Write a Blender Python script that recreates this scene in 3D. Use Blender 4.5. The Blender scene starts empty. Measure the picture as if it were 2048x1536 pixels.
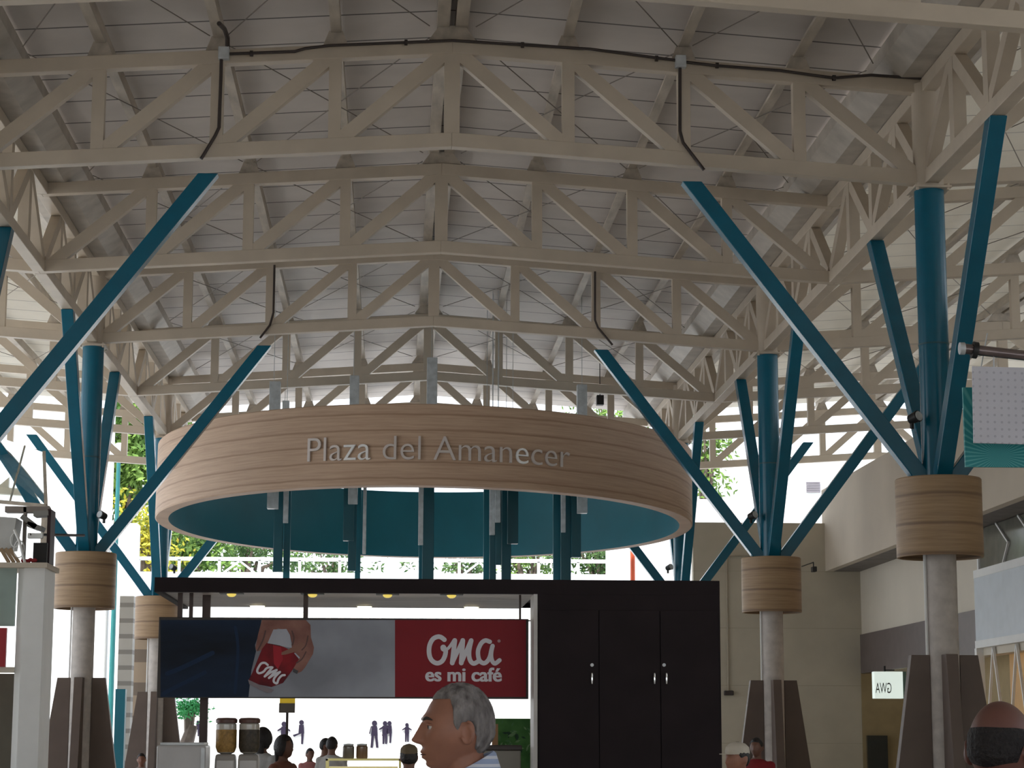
import bpy, math, random
from mathutils import Vector, Matrix, noise
random.seed(7)
PI = math.pi
R = math.radians
# ------------------------------------------------------------------ camera, sky, sun, exposure
scn = bpy.context.scene
C = scn.collection
F_PX = 4238.2
PITCH, ROLL, YAW = R(9.459), R(0.13), R(3.172)
CAM = Vector((-0.675, 0.0, 1.6))
fwd = Vector((math.sin(YAW)*math.cos(PITCH), math.cos(YAW)*math.cos(PITCH), math.sin(PITCH)))
rgt0 = Vector((math.cos(YAW), -math.sin(YAW), 0))
up0 = rgt0.cross(fwd)
rgt = rgt0*math.cos(ROLL) + up0*math.sin(ROLL)
upv = -rgt0*math.sin(ROLL) + up0*math.cos(ROLL)
cd = bpy.data.cameras.new('camera')
cam = bpy.data.objects.new('camera', cd)
C.objects.link(cam)
cd.sensor_width = 36.0
cd.lens = 36.0*F_PX/2048.0
cd.clip_end = 1000
M3 = Matrix((rgt, upv, -fwd)).transposed()
cam.matrix_world = Matrix.Translation(CAM) @ M3.to_4x4()
scn.camera = cam

w = bpy.data.worlds.new('sky'); scn.world = w; w.use_nodes = True
nt = w.node_tree; bg = nt.nodes['Background']
tc = nt.nodes.new('ShaderNodeTexCoord'); sp = nt.nodes.new('ShaderNodeSeparateXYZ')
rp = nt.nodes.new('ShaderNodeValToRGB')
nt.links.new(tc.outputs['Generated'], sp.inputs[0]); nt.links.new(sp.outputs['Z'], rp.inputs[0])
rp.color_ramp.elements[0].color = (0.93, 0.97, 1.0, 1); rp.color_ramp.elements[1].color = (0.50, 0.68, 1.0, 1)
nt.links.new(rp.outputs[0], bg.inputs[0]); bg.inputs[1].default_value = 5.0
sd = bpy.data.lights.new('sun', 'SUN'); sd.energy = 16.0; sd.angle = R(1.5); sd.color = (1.0, 0.95, 0.87)
so = bpy.data.objects.new('sun', sd); C.objects.link(so)
so.rotation_euler = Vector((0.35, 0.62, -1.05)).to_track_quat('-Z', 'Y').to_euler()
vs = scn.view_settings
vs.view_transform = 'Standard'; vs.look = 'None'; vs.gamma = 1; vs.use_curve_mapping = False
vs.exposure = -1.25

def at(px, py, Y):
    d = fwd*F_PX + rgt*(px-1024) - upv*(py-768)
    return CAM + d*(Y-CAM.y)/d.y
def atX(px, py, X):
    d = fwd*F_PX + rgt*(px-1024) - upv*(py-768)
    return CAM + d*(X-CAM.x)/d.x

# ------------------------------------------------------------------ materials
def mat(name, col, rough=0.6, metal=0.0, var=0.06, scale=3.0, coord='Object', bump=0.0, stretch=None, emit=None, es=0, spec=None, col2=None, trans=0.0):
    m = bpy.data.materials.new(name); m.use_nodes = True
    n = m.node_tree; b = n.nodes['Principled BSDF']; L = n.links
    b.inputs['Roughness'].default_value = rough; b.inputs['Metallic'].default_value = metal
    if spec is not None: b.inputs['Specular IOR Level'].default_value = spec
    if trans: b.inputs['Transmission Weight'].default_value = trans
    t = n.nodes.new('ShaderNodeTexCoord'); mp = n.nodes.new('ShaderNodeMapping')
    if stretch: mp.inputs['Scale'].default_value = stretch
    nz = n.nodes.new('ShaderNodeTexNoise'); nz.inputs['Scale'].default_value = scale; nz.inputs['Detail'].default_value = 4
    r = n.nodes.new('ShaderNodeValToRGB')
    c1 = [max(0, c*(1-var*2)) for c in col]; c2 = list(col2) if col2 else [min(1, c*(1+var)) for c in col]
    if col2: c1 = list(col)
    r.color_ramp.elements[0].position = 0.3; r.color_ramp.elements[1].position = 0.7
    r.color_ramp.elements[0].color = (*c1, 1); r.color_ramp.elements[1].color = (*c2, 1)
    L.new(t.outputs[coord], mp.inputs[0]); L.new(mp.outputs[0], nz.inputs[0]); L.new(nz.outputs['Fac'], r.inputs[0]); L.new(r.outputs[0], b.inputs['Base Color'])
    if bump:
        bp = n.nodes.new('ShaderNodeBump'); bp.inputs['Strength'].default_value = bump; bp.inputs['Distance'].default_value = 0.02
        L.new(nz.outputs['Fac'], bp.inputs['Height']); L.new(bp.outputs[0], b.inputs['Normal'])
    if emit:
        b.inputs['Emission Color'].default_value = (*emit, 1); b.inputs['Emission Strength'].default_value = es
    return m

def lines_mat(name, col, dark, axis, period, width, rough=0.6, axis2=None, period2=1, width2=0.01, var=0.05):
    """painted sheet or blocks: narrow dark joints every `period` metres along one or two axes"""
    m = mat(name, col, rough, var=var, scale=1.2)
    n = m.node_tree; L = n.links; b = n.nodes['Principled BSDF']
    base = b.inputs['Base Color'].links[0].from_socket
    t = n.nodes.new('ShaderNodeTexCoord'); s = n.nodes.new('ShaderNodeSeparateXYZ'); L.new(t.outputs['Object'], s.inputs[0])
    def joint(ax, p, wd):
        d = n.nodes.new('ShaderNodeMath'); d.operation = 'DIVIDE'; L.new(s.outputs[ax], d.inputs[0]); d.inputs[1].default_value = p
        f = n.nodes.new('ShaderNodeMath'); f.operation = 'FRACT'; L.new(d.outputs[0], f.inputs[0])
        k = n.nodes.new('ShaderNodeMath'); k.operation = 'LESS_THAN'; L.new(f.outputs[0], k.inputs[0]); k.inputs[1].default_value = wd/p
        return k.outputs[0]
    fac = joint(axis, period, width)
    if axis2 is not None:
        mx = n.nodes.new('ShaderNodeMath'); mx.operation = 'MAXIMUM'; L.new(fac, mx.inputs[0]); L.new(joint(axis2, period2, width2), mx.inputs[1]); fac = mx.outputs[0]
    mix = n.nodes.new('ShaderNodeMix'); mix.data_type = 'RGBA'
    L.new(fac, mix.inputs[0]); L.new(base, mix.inputs[6]); mix.inputs[7].default_value = (*dark, 1)
    L.new(mix.outputs[2], b.inputs['Base Color'])
    return m

def wood_mat(name, period, c1, c2, dark):
    """horizontal grained veneer with darker bands"""
    m = bpy.data.materials.new(name); m.use_nodes = True
    n = m.node_tree; b = n.nodes['Principled BSDF']; L = n.links; b.inputs['Roughness'].default_value = 0.55
    t = n.nodes.new('ShaderNodeTexCoord'); mp = n.nodes.new('ShaderNodeMapping'); mp.inputs['Scale'].default_value = (0.35, 0.35, 9.0)
    nz = n.nodes.new('ShaderNodeTexNoise'); nz.inputs['Scale'].default_value = 3.0; nz.inputs['Detail'].default_value = 6; nz.inputs['Roughness'].default_value = 0.65
    r = n.nodes.new('ShaderNodeValToRGB'); r.color_ramp.elements[0].position = .32; r.color_ramp.elements[1].position = .68
    r.color_ramp.elements[0].color = (*c1, 1); r.color_ramp.elements[1].color = (*c2, 1)
    L.new(t.outputs['Object'], mp.inputs[0]); L.new(mp.outputs[0], nz.inputs[0]); L.new(nz.outputs['Fac'], r.inputs[0])
    s = n.nodes.new('ShaderNodeSeparateXYZ'); L.new(t.outputs['Object'], s.inputs[0])
    n2 = n.nodes.new('ShaderNodeTexNoise'); n2.inputs['Scale'].default_value = 1.3; L.new(t.outputs['Object'], n2.inputs[0])
    a = n.nodes.new('ShaderNodeMath'); a.operation = 'MULTIPLY_ADD'; L.new(n2.outputs['Fac'], a.inputs[0]); a.inputs[1].default_value = 0.05; L.new(s.outputs['Z'], a.inputs[2])
    d = n.nodes.new('ShaderNodeMath'); d.operation = 'DIVIDE'; L.new(a.outputs[0], d.inputs[0]); d.inputs[1].default_value = period
    f = n.nodes.new('ShaderNodeMath'); f.operation = 'FRACT'; L.new(d.outputs[0], f.inputs[0])
    r2 = n.nodes.new('ShaderNodeValToRGB')
    e = r2.color_ramp.elements; e[0].position = 0.0; e[0].color = (0, 0, 0, 1); e[1].position = 1.0; e[1].color = (0, 0, 0, 1)
    for p, v in ((0.44, 0.0), (0.5, 0.7), (0.53, 0.75), (0.60, 0.12), (0.68, 0.0)):
        q = e.new(p); q.color = (v, v, v, 1)
    L.new(f.outputs[0], r2.inputs[0])
    mix = n.nodes.new('ShaderNodeMix'); mix.data_type = 'RGBA'; L.new(r2.outputs[0], mix.inputs[0]); L.new(r.outputs[0], mix.inputs[6]); mix.inputs[7].default_value = (*dark, 1)
    L.new(mix.outputs[2], b.inputs['Base Color'])
    return m

M = {}
M['cream'] = mat('cream_steel_paint', (0.58, 0.495, 0.395), 0.45, var=0.05, scale=2)
M['purlin'] = mat('cream_purlin_paint', (0.50, 0.435, 0.36), 0.45, var=0.15, scale=6, stretch=(1, .25, 1))
M['deck'] = lines_mat('roof_sheet', (0.59, 0.535, 0.495), (0.10, 0.085, 0.075), 1, 1.05, 0.042, 0.6)
M['deck_side'] = lines_mat('translucent_roof_sheet', (0.64, 0.60, 0.52), (0.12, 0.10, 0.085), 1, 1.05, 0.042, 0.6)
_n = M['deck_side'].node_tree; _o = _n.nodes['Material Output']; _t = _n.nodes.new('ShaderNodeBsdfTranslucent'); _t.inputs[0].default_value = (0.84, 0.80, 0.72, 1)
_m = _n.nodes.new('ShaderNodeMixShader'); _m.inputs[0].default_value = 0.23
_n.links.new(_n.nodes['Principled BSDF'].outputs[0], _m.inputs[1]); _n.links.new(_t.outputs[0], _m.inputs[2]); _n.links.new(_m.outputs[0], _o.inputs[0])
M['rod'] = mat('rod_steel', (0.20, 0.17, 0.145), 0.5)
M['gutter'] = mat('gutter_steel', (0.50, 0.45, 0.39), 0.5, var=.1)
M['teal'] = mat('teal_gloss_paint', (0.003, 0.125, 0.205), 0.22, var=0.05, spec=.4)
M['teal_flat'] = mat('teal_satin_paint', (0.008, 0.17, 0.235), 0.42, var=0.08, scale=.8)
M['wood'] = wood_mat('ring_veneer', 0.30, (0.45, 0.30, 0.205), (0.60, 0.43, 0.305), (0.30, 0.18, 0.11))
M['wood_collar'] = wood_mat('collar_veneer', 0.37, (0.28, 0.18, 0.10), (0.41, 0.275, 0.155), (0.14, 0.08, 0.045))
M['shaft'] = mat('grey_concrete_shaft', (0.55, 0.50, 0.46), 0.8, var=.08, scale=8)
M['fin'] = mat('brown_fin_laminate', (0.135, 0.098, 0.08), 0.6, var=.06)
M['silver'] = mat('galvanised_tube', (0.60, 0.63, 0.65), 0.42, 0.25, var=.1, scale=8)
M['dark_teal'] = mat('dark_teal_tube', (0.006, 0.09, 0.12), 0.4, var=.05)
M['kiosk'] = mat('dark_brown_laminate', (0.016, 0.010, 0.012), 0.6, var=.1, spec=.18)
M['kiosk_in'] = mat('ceiling_laminate', (0.42, 0.37, 0.34), 0.5, var=.12, scale=2, stretch=(.4, 4, 1))
M['laminate'] = mat('pale_laminate', (0.62, 0.60, 0.58), 0.5)
M['black'] = mat('black_plastic', (0.012, 0.012, 0.013), 0.5)
M['pipe_dark'] = mat('dark_conduit', (0.045, 0.032, 0.028), 0.5)
M['white'] = mat('white_paint', (0.82, 0.82, 0.80), 0.6, var=.02)
M['plaster_white'] = mat('white_render', (0.86, 0.86, 0.84), 0.8, var=.03, scale=.5)
M['beige'] = lines_mat('beige_render', (0.53, 0.475, 0.375), (0.44, 0.39, 0.30), 2, 1.45, 0.02, .85)
M['wall_cream'] = mat('cream_render', (0.66, 0.60, 0.50), 0.8, var=.03, scale=.6)
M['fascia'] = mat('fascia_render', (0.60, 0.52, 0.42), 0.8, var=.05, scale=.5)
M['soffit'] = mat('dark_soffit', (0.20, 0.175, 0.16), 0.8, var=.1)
M['band'] = mat('brown_signband', (0.135, 0.105, 0.10), 0.45, var=.06)
M['band_grey'] = mat('grey_signband', (0.33, 0.335, 0.37), 0.4, var=.05)
M['panel_blue'] = mat('pale_blue_panel', (0.52, 0.57, 0.62), 0.4, var=.03)
M['glassy'] = mat('dim_window_glass', (0.14, 0.14, 0.115), 0.12, var=.1, spec=.6)
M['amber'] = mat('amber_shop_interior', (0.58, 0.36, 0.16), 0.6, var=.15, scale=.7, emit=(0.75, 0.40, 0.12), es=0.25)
M['tile'] = lines_mat('floor_tile', (0.74, 0.70, 0.64), (0.35, 0.32, 0.28), 0, 0.6, 0.008, 0.35, 1, 0.6, 0.008)
M['pave'] = mat('plaza_paving', (0.60, 0.58, 0.54), 0.85, var=.06, scale=.3)
M['skin'] = mat('skin_tan', (0.31, 0.135, 0.085), 0.5, var=.10, scale=14)
M['skin_red'] = mat('skin_ruddy', (0.15, 0.062, 0.048), 0.45, var=.08, scale=9)
M['skin_dark'] = mat('skin_brown', (0.19, 0.09, 0.06), 0.5, var=.06, scale=8)
M['hair_grey'] = mat('grey_hair', (0.075, 0.065, 0.065), 0.8, scale=42, col2=(0.27, 0.25, 0.245), bump=1.0, stretch=(1, 1, .4))
M['hair_black'] = mat('black_hair', (0.012, 0.009, 0.009), 0.5, var=.2, scale=60, bump=.4)
M['hair_crop'] = mat('cropped_dark_hair', (0.009, 0.006, 0.007), 0.7, var=.25, scale=120, bump=.5)
M['trunk'] = mat('bark', (0.16, 0.12, 0.09), 0.9, var=.2, scale=4, bump=.5)
M['red'] = mat('red_vinyl', (0.36, 0.012, 0.022), 0.4, var=.04, scale=.6)
M['logo_white'] = mat('white_vinyl', (0.72, 0.70, 0.76), 0.4, var=.01)
M['eye'] = mat('eye_white', (0.5, 0.45, 0.42), 0.2)
M['lamp_on'] = mat('lit_lens', (1, .95, .8), 0.4, emit=(1, .88, .6), es=6)
M['bulb'] = mat('lit_bulb', (1, .97, .9), 0.4, emit=(1, .95, .85), es=5)

def stripes_mat(name, c1, c2, axis, period, frac=.5, rough=.7):
    return lines_mat(name, c1, c2, axis, period, period*frac, rough)
M['shirt_stripe'] = stripes_mat('blue_white_striped_cotton', (0.34, 0.42, 0.62), (0.66, 0.69, 0.78), 2, 0.022, .38)

def leaf_mat(name, a, b):
    return mat(name, a, 0.6, scale=.8, col2=b, spec=.2)

# ------------------------------------------------------------------ mesh helpers
class MB:
    def __init__(s): s.v = []; s.f = []
    def add(s, vs_, fs):
        o = len(s.v); s.v += [tuple(v) for v in vs_]; s.f += [tuple(i+o for i in f) for f in fs]
    def box(s, lo, hi):
        x0, y0, z0 = lo; x1, y1, z1 = hi
        s.add([(x0,y0,z0),(x1,y0,z0),(x1,y1,z0),(x0,y1,z0),(x0,y0,z1),(x1,y0,z1),(x1,y1,z1),(x0,y1,z1)],
              [(0,3,2,1),(4,5,6,7),(0,1,5,4),(1,2,6,5),(2,3,7,6),(3,0,4,7)])
    def beam(s, p0, p1, wx, wy, side=None, flat_ends=False):
        """box beam; wx across `side`, wy across the other; flat_ends cuts both ends horizontally"""
        p0 = Vector(p0); p1 = Vector(p1); d = (p1-p0).normalized()
        side = Vector(side) if side else (Vector((0,1,0)) if abs(d.y) < .9 else Vector((1,0,0)))
        a = (side - d*side.dot(d)).normalized(); b = d.cross(a)
        pts = []
        for p in (p0, p1):
            for sa, sb in ((-1,-1),(1,-1),(1,1),(-1,1)):
                q = p + a*wx/2*sa + b*wy/2*sb
                if flat_ends: q = q - d*((q.z-p.z)/d.z)
                pts.append(q)
        s.add(pts, [(0,3,2,1),(4,5,6,7),(0,1,5,4),(1,2,6,5),(2,3,7,6),(3,0,4,7)])
    def tube(s, pts, rad, n=16, cap=True):
        """round tube along pts; rad is a number or one per point"""
        P = [Vector(p) for p in pts]; k = len(P)
        rr = rad if isinstance(rad, (list, tuple)) else [rad]*k
        base = len(s.v); ref = None
        for i in range(k):
            d = (P[min(i+1,k-1)]-P[max(i-1,0)]).normalized()
            if ref is None:
                ref = Vector((0,0,1)) if abs(d.z) < .9 else Vector((1,0,0))
            a = (ref - d*ref.dot(d)).normalized(); b = d.cross(a); ref = a
            for j in range(n):
                t = 2*PI*j/n; s.v.append(tuple(P[i] + (a*math.cos(t)+b*math.sin(t))*rr[i]))
        for i in range(k-1):
            for j in range(n):
                s.f.append((base+i*n+j, base+i*n+(j+1)%n, base+(i+1)*n+(j+1)%n, base+(i+1)*n+j))
        if cap:
            s.f.append(tuple(base+j for j in reversed(range(n)))); s.f.append(tuple(base+(k-1)*n+j for j in range(n)))
    def loft(s, rings, cap=True):
        n = len(rings[0]); base = len(s.v)
        for r_ in rings: s.v += [tuple(p) for p in r_]
        for i in range(len(rings)-1):
            for j in range(n): s.f.append((base+i*n+j, base+i*n+(j+1)%n, base+(i+1)*n+(j+1)%n, base+(i+1)*n+j))
        if cap:
            s.f.append(tuple(base+j for j in reversed(range(n)))); s.f.append(tuple(base+(len(rings)-1)*n+j for j in range(n)))
    def lathe(s, prof, c=(0,0,0), n=32):
        s.loft([[(c[0]+r*math.cos(2*PI*j/n), c[1]+r*math.sin(2*PI*j/n), c[2]+z) for j in range(n)] for r, z in prof])
    def sphere(s, c, r, n=16, m=10):
        if not isinstance(r, (tuple, list)): r = (r, r, r)
        rings = []
        for i in range(1, m):
            ph = PI*i/m
            rings.append([(c[0]+r[0]*math.sin(ph)*math.cos(2*PI*j/n), c[1]+r[1]*math.sin(ph)*math.sin(2*PI*j/n), c[2]-r[2]*math.cos(ph)) for j in range(n)])
        s.loft(rings)
    def prism(s, poly, d0, d1, plane='XZ'):
        """polygon extruded: plane XZ -> along Y from d0 to d1; XY -> along Z; YZ -> along X"""
        n = len(poly)
        f = {'XZ': lambda a, b, d: (a, d, b), 'XY': lambda a, b, d: (a, b, d), 'YZ': lambda a, b, d: (d, a, b)}[plane]
        s.add([f(a, b, d0) for a, b in poly] + [f(a, b, d1) for a, b in poly],
              [tuple(range(n)), tuple(range(2*n-1, n-1, -1))] + [(i, n+i, n+(i+1)%n, (i+1)%n) for i in range(n)])
    def build(s, name, material, parent=None, smooth=False, bevel=0, fix=True):
        me = bpy.data.meshes.new(name); me.from_pydata(s.v, [], s.f); me.update()
        if fix:
            import bmesh
            bm = bmesh.new(); bm.from_mesh(me); bmesh.ops.recalc_face_normals(bm, faces=bm.faces); bm.to_mesh(me); bm.free()
        o = bpy.data.objects.new(name, me); C.objects.link(o)
        me.materials.append(M[material] if isinstance(material, str) else material)
        if smooth:
            for p in me.polygons: p.use_smooth = True
            try:
                me.set_sharp_from_angle(angle=R(35))
            except Exception: pass
        if bevel:
            b = o.modifiers.new('bevel', 'BEVEL'); b.width = bevel; b.segments = 2; b.limit_method = 'ANGLE'
        if parent is not None:
            o.parent = parent
            if parent.type == 'EMPTY' or parent.location.length > 0:
                pass
        return o

def tag(o, label, cat, group=None):
    o['label'] = label; o['category'] = cat
    if group: o['group'] = group
    return o
def struct(o):
    o['kind'] = 'structure'; return o
def thing(name, label, cat, loc=(0,0,0), rz=0, group=None):
    o = bpy.data.objects.new(name, None); C.objects.link(o); o.empty_display_size = .2
    o.location = loc; o.rotation_euler = (0, 0, rz)
    return tag(o, label, cat, group)
def dup(root, loc=None, rz=None, label=None, group=None):
    r = root.copy(); C.objects.link(r)
    if loc is not None: r.location = loc
    if rz is not None: r.rotation_euler = (0, 0, rz)
    if label: r['label'] = label
    if group: r['group'] = group
    for ch in list(root.children):
        c = ch.copy(); C.objects.link(c); c.parent = r
        for g in ch.children:
            d = g.copy(); C.objects.link(d); d.parent = c
    return r
ORD = ['foremost', 'second', 'third', 'fourth', 'fifth', 'sixth', 'seventh', 'eighth']

# ------------------------------------------------------------------ layout of the hall
W = 6.185            # half span of the nave: columns stand at x = -W and +W
Y1 = 26.317          # first visible column row
BAY = 6.0            # a truss every 6 m, a column every second truss
PN = 1.5             # panel width of the trusses
def zb(u): return 9.052 - 0.0654*abs(u)      # underside of bottom chord, u measured from that roof's ridge
def zt(u): return 10.481 - 0.0686*abs(u)     # upper side of top chord
TR = [Y1 + BAY*k for k in range(-1, 6)]      # 20.3 .. 56.3

# floor, ground
b = MB(); b.box((-19, -14, -0.12), (19, 54, 0)); struct(b.build('floor', 'tile'))
b = MB(); b.box((-150, 54, -0.2), (150, 260, -0.02)); b.box((-150, -14, -0.2), (-19, 54, -0.02)); b.box((19, -14, -0.2), (150, 54, -0.02))
struct(b.build('trim_1', 'pave'))
# roof sheets: three pitched roofs side by side
for nm, xc in (('ceiling', 0), ('ceiling_left', -2*W), ('ceiling_right', 2*W)):
    b = MB()
    for s_ in (-1, 1):
        x0, x1 = xc, xc + s_*(W-0.5)
        z0, z1 = 10.88, 10.88 - .0686*(W-0.5)
        b.prism([(x0, z0), (x1, z1), (x1, z1+.06), (x0, z0+.06)], -14, 57.6)
    struct(b.build(nm, 'deck' if nm == 'ceiling' else 'deck_side'))
# unseen wall behind the camera, left open below to light the near low things
b = MB(); b.box((-19, -14.3, 5.2), (19, -14, 10.6))
for x_ in (-19, -9.5, 0, 9.5, 18.7): b.box((x_, -14.3, 0), (x_+.3, -14, 5.2))
struct(b.build('unseen_wall_back', 'beige'))
b = MB(); b.box((18.7, -14, 0), (19, 11, 7.8)); struct(b.build('unseen_wall_right', 'beige'))  # unseen side wall added to dim the near hall, kept low for daylight
b = MB(); b.box((-19, -14, 0), (-18.7, 19, 10.6)); struct(b.build('unseen_wall_left', 'beige'))  # unseen side wall added to hold back daylight, its length set for that

# ------------------------------------------------------------------ trusses
def make_truss(label, xc, Y, group):
    t = thing('roof_truss', label, 'truss', (xc, Y, 0), 0, group)
    pts = [(j*PN) for j in range(-3, 4)]
    ends = [-W] + pts + [W]
    S = 0.185
    for nm, fz, sg in (('top_chord', zt, -1), ('bottom_chord', zb, 1)):
        b = MB()
        for s_ in (-1, 1):
            z0, z1 = fz(0), fz(W)
            b.prism([(0, z0), (s_*W, z1), (s_*W, z1+sg*S), (0, z0+sg*S)], -.08, .08)
        b.build(nm, 'cream', t, bevel=.008)
    for u in pts:
        b = MB(); hw = .08 if u else .1
        b.prism([(u-hw, zb(u)+.16), (u+hw, zb(u)+.16), (u+hw, zt(u)-.16), (u-hw, zt(u)-.16)], -.07, .07)
        b.build('web_vertical', 'cream', t)
    for i in range(4):
        for s_ in (-1, 1):
            u0 = i*PN; u1 = min((i+1)*PN, W) if i < 3 else W-.15
            b = MB()
            p0 = (s_*(u0+.03), .0, zt(u0)-.13); p1 = (s_*(u1-.03), 0, zb(u1)+.13)
            b.beam(p0, p1, .13, .18, side=(0, 1, 0))
            b.build('web_diagonal', 'cream', t)
    return t
for k, Y in enumerate(TR):
    nav = ['first', 'second', 'third', 'fourth', 'fifth', 'sixth', 'seventh'][k]
    make_truss('cream steel truss over the nave, %s in line from the camera' % nav, 0, Y, 'nave roof trusses')
    make_truss('cream steel truss over the right aisle, %s in line from the camera' % nav, 2*W, Y, 'right aisle roof trusses')
    make_truss('cream steel truss over the left aisle, %s in line from the camera' % nav, -2*W, Y, 'left aisle roof trusses')

# longitudinal trusses along the column lines, one per bay
for sx, side in ((1, 'right'), (-1, 'left')):
    for k in range(0, 6):
        Y = TR[k]
        t = thing('eaves_truss', 'cream lattice truss along the %s column row, %s bay from the camera' % (side, ORD[k]), 'truss', (sx*W, Y, 0), 0, 'trusses along the %s column row' % side)
        b = MB(); b.box((-.09, .08, zb(W)), (.09, BAY-.08, zb(W)+.18)); b.build('bottom_chord', 'cream', t, bevel=.008)
        b = MB(); b.box((-.09, .08, zt(W)-.18), (.09, BAY-.08, zt(W))); b.build('top_chord', 'cream', t, bevel=.008)
        for i in range(1, 4):
            b = MB(); y = i*PN; b.box((-.08, y-.1, zb(W)+.18), (.08, y+.1, zt(W)-.18)); b.build('web_vertical', 'cream', t)
        for i in range(4):
            a0, a1 = (i*PN+.1, (i+1)*PN-.08)
            if i % 2: z0, z1 = zt(W)-.2, zb(W)+.2
            else: z0, z1 = zb(W)+.2, zt(W)-.2
            b = MB(); b.beam((0, a0, z0), (0, a1, z1), .15, .18, side=(1, 0, 0)); b.build('web_diagonal', 'cream', t)
        if k % 2 == 0:   # cream stub over the truss without a column below
            b = MB(); b.box((-.1, BAY-.09, zb(W)-.02), (.1, BAY+.09, zt(W)+.05)); b.build('node_post', 'cream', t)
    g = MB()
    g.prism([(-.62, 0), (-.35, -.2), (.35, -.2), (.62, 0), (.62, .19), (.56, .19), (.56, .04), (.32, -.14), (-.32, -.14), (-.56, .04), (-.56, .19), (-.62, .19)], -13.9, 57.4)
    o = g.build('valley_gutter', 'gutter'); o.location = (sx*W, 0, zt(W)+.21)
    tag(o, 'folded steel valley gutter above the %s column row' % side, 'gutter')

# purlins: long beams lying over the trusses, each with its seats
def make_purlin(xc, u, label, group, double=False):
    z = zt(u)+.17
    t = thing('roof_purlin', label, 'beam', (xc+u, 0, z), 0, group)
    b = MB()
    if double:
        b.box((-.2, -14, 0), (-.04, 57.3, .2)); b.box((.04, -14, 0), (.2, 57.3, .2))
    else:
        b.prism([(-.065, 0), (.065, 0), (.065, .19), (.02, .19), (.02, .04), (-.065, .04)], -14, 57.3)
    b.build('beam_body', 'purlin', t)
    hw = .30 if double else .16
    for Y in TR:
        q = MB(); q.prism([(-hw, -.17), (hw, -.17), (hw*.55, .02), (-hw*.55, .02)], Y-.05, Y+.05); q.build('purlin_seat', 'purlin', t)
names = {0: 'along the ridge', 1: 'first beside the ridge', 2: 'second from the ridge', 3: 'third from the ridge'}
for roof, xc in (('nave', 0), ('right aisle', 2*W), ('left aisle', -2*W)):
    for j in range(-3, 4):
        side = '' if j == 0 else (' on the left slope' if j < 0 else ' on the right slope')
        lab = 'cream purlin under the %s roof, %s%s' % (roof, names[abs(j)], side)
        if j == 0: lab = 'double cream ridge purlin with a dark gap under the %s roof' % roof
        make_purlin(xc, j*PN, lab, '%s purlins' % roof, j == 0)

# thin bracing rods crossing under the roof sheets
ro = {}
for xc, roof in ((0, 'nave'), (2*W, 'right aisle'), (-2*W, 'left aisle')):
    for k in range(0, 5):
        for s_ in (-1, 1):
            for a0, a1 in ((.3, 2.9), (3.1, 5.45)):
                for fl in (0, 1):
                    y0, y1 = (TR[k]+.2, TR[k]+BAY-.2)
                    if fl: y0, y1 = y1, y0
                    b = MB(); b.tube([(xc+s_*a0, y0, zt(a0)+.12+fl*.03), (xc+s_*a1, y1, zt(a1)+.12+fl*.03)], .008, 6)
                    o = b.build('bracing_rod', 'rod')
                    tag(o, 'crossed bracing rod, %s roof, %s bay back, %s slope, beside the %s' % (roof, ORD[k].replace('foremost', 'first'), 'left' if s_ < 0 else 'right', 'ridge' if a0 < 1 else 'valley'), 'rod', 'roof bracing rods')

# ------------------------------------------------------------------ branching columns
def make_column(label):
    t = thing('branching_column', label, 'column', (0,0,0), 0, 'branching columns')
    b = MB(); b.tube([(0,0,0), (0,0,3.95)], .197, 32); b.build('shaft', 'shaft', t, True)
    b = MB(); b.tube([(-.215,-.05,0), (-.215,-.05,3.9)], .017, 8); b.build('wire_conduit', 'white', t, True)
    b = MB()
    b.loft([[(r*math.cos(2*PI*j/64), r*math.sin(2*PI*j/64), z) for j in range(64)] for r, z in ((.535, 3.838), (.54, 3.85), (.54, 4.815), (.53, 4.829), (.2, 4.829), (.2, 4.80), (.505, 4.80), (.505, 3.838), (.535, 3.838))], cap=False)
    b.build('collar', 'wood_collar', t, True)
    b = MB(); b.tube([(0,0,4.0), (0,0,8.58)], .192, 32); p = b.build('trunk_pipe', 'teal', t, True)
    b = MB(); b.tube([(0,0,6.55), (0,0,6.57)], .197, 32); b.build('weld_seam', 'dark_teal', p, True)
    b = MB(); b.tube([(0,0,8.61), (0,0,10.0)], .192, 32); b.build('upper_pipe', 'cream', t, True)
    b = MB(); b.box((-.24, -.24, 8.58), (.24, .24, 8.61))
    for sx in (-1, 1):
        for sy in (-1, 1): b.tube([(sx*.2, sy*.2, 8.55), (sx*.2, sy*.2, 8.64)], .02, 8)
    b.build('bearing_plate', 'cream', t)
    for i in range(4):
        a = i*PI/2; c, s_ = math.cos(a), math.sin(a)
        b = MB(); r1 = 3.1; zt_ = 8.62
        b.beam((c*.12, s_*.12, 4.72), (c*r1, s_*r1, zt_+.02), .20, .20, side=(-s_, c, 0), flat_ends=True)
        b.build('strut', 'teal', t, bevel=.01)
        b = MB()
        prof = [(.19, 0), (.80, 0), (.42, 2.62), (.19, 2.62)]
        q0 = [(c*x - s_*.075, s_*x + c*.075, z) for x, z in prof]; q1 = [(c*x + s_*.075, s_*x - c*.075, z) for x, z in prof]
        b.add(q0+q1, [(0,1,2,3), (7,6,5,4), (0,4,5,1), (1,5,6,2), (2,6,7,3), (3,7,4,0)])
        b.build('base_fin', 'fin', t, bevel=.006)
    return t
col0 = None
for k in (0, 1, 2):
    for sx, side in ((-1, 'left'), (1, 'right')):
        lab = 'column with teal branching struts and wooden collar, %s in the %s row from the camera' % (ORD[k], side)
        if col0 is None: col0 = make_column(lab); col0.location = (sx*W, Y1+12*k, 0)
        else: dup(col0, (sx*W, Y1+12*k, 0), 0, lab)

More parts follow.
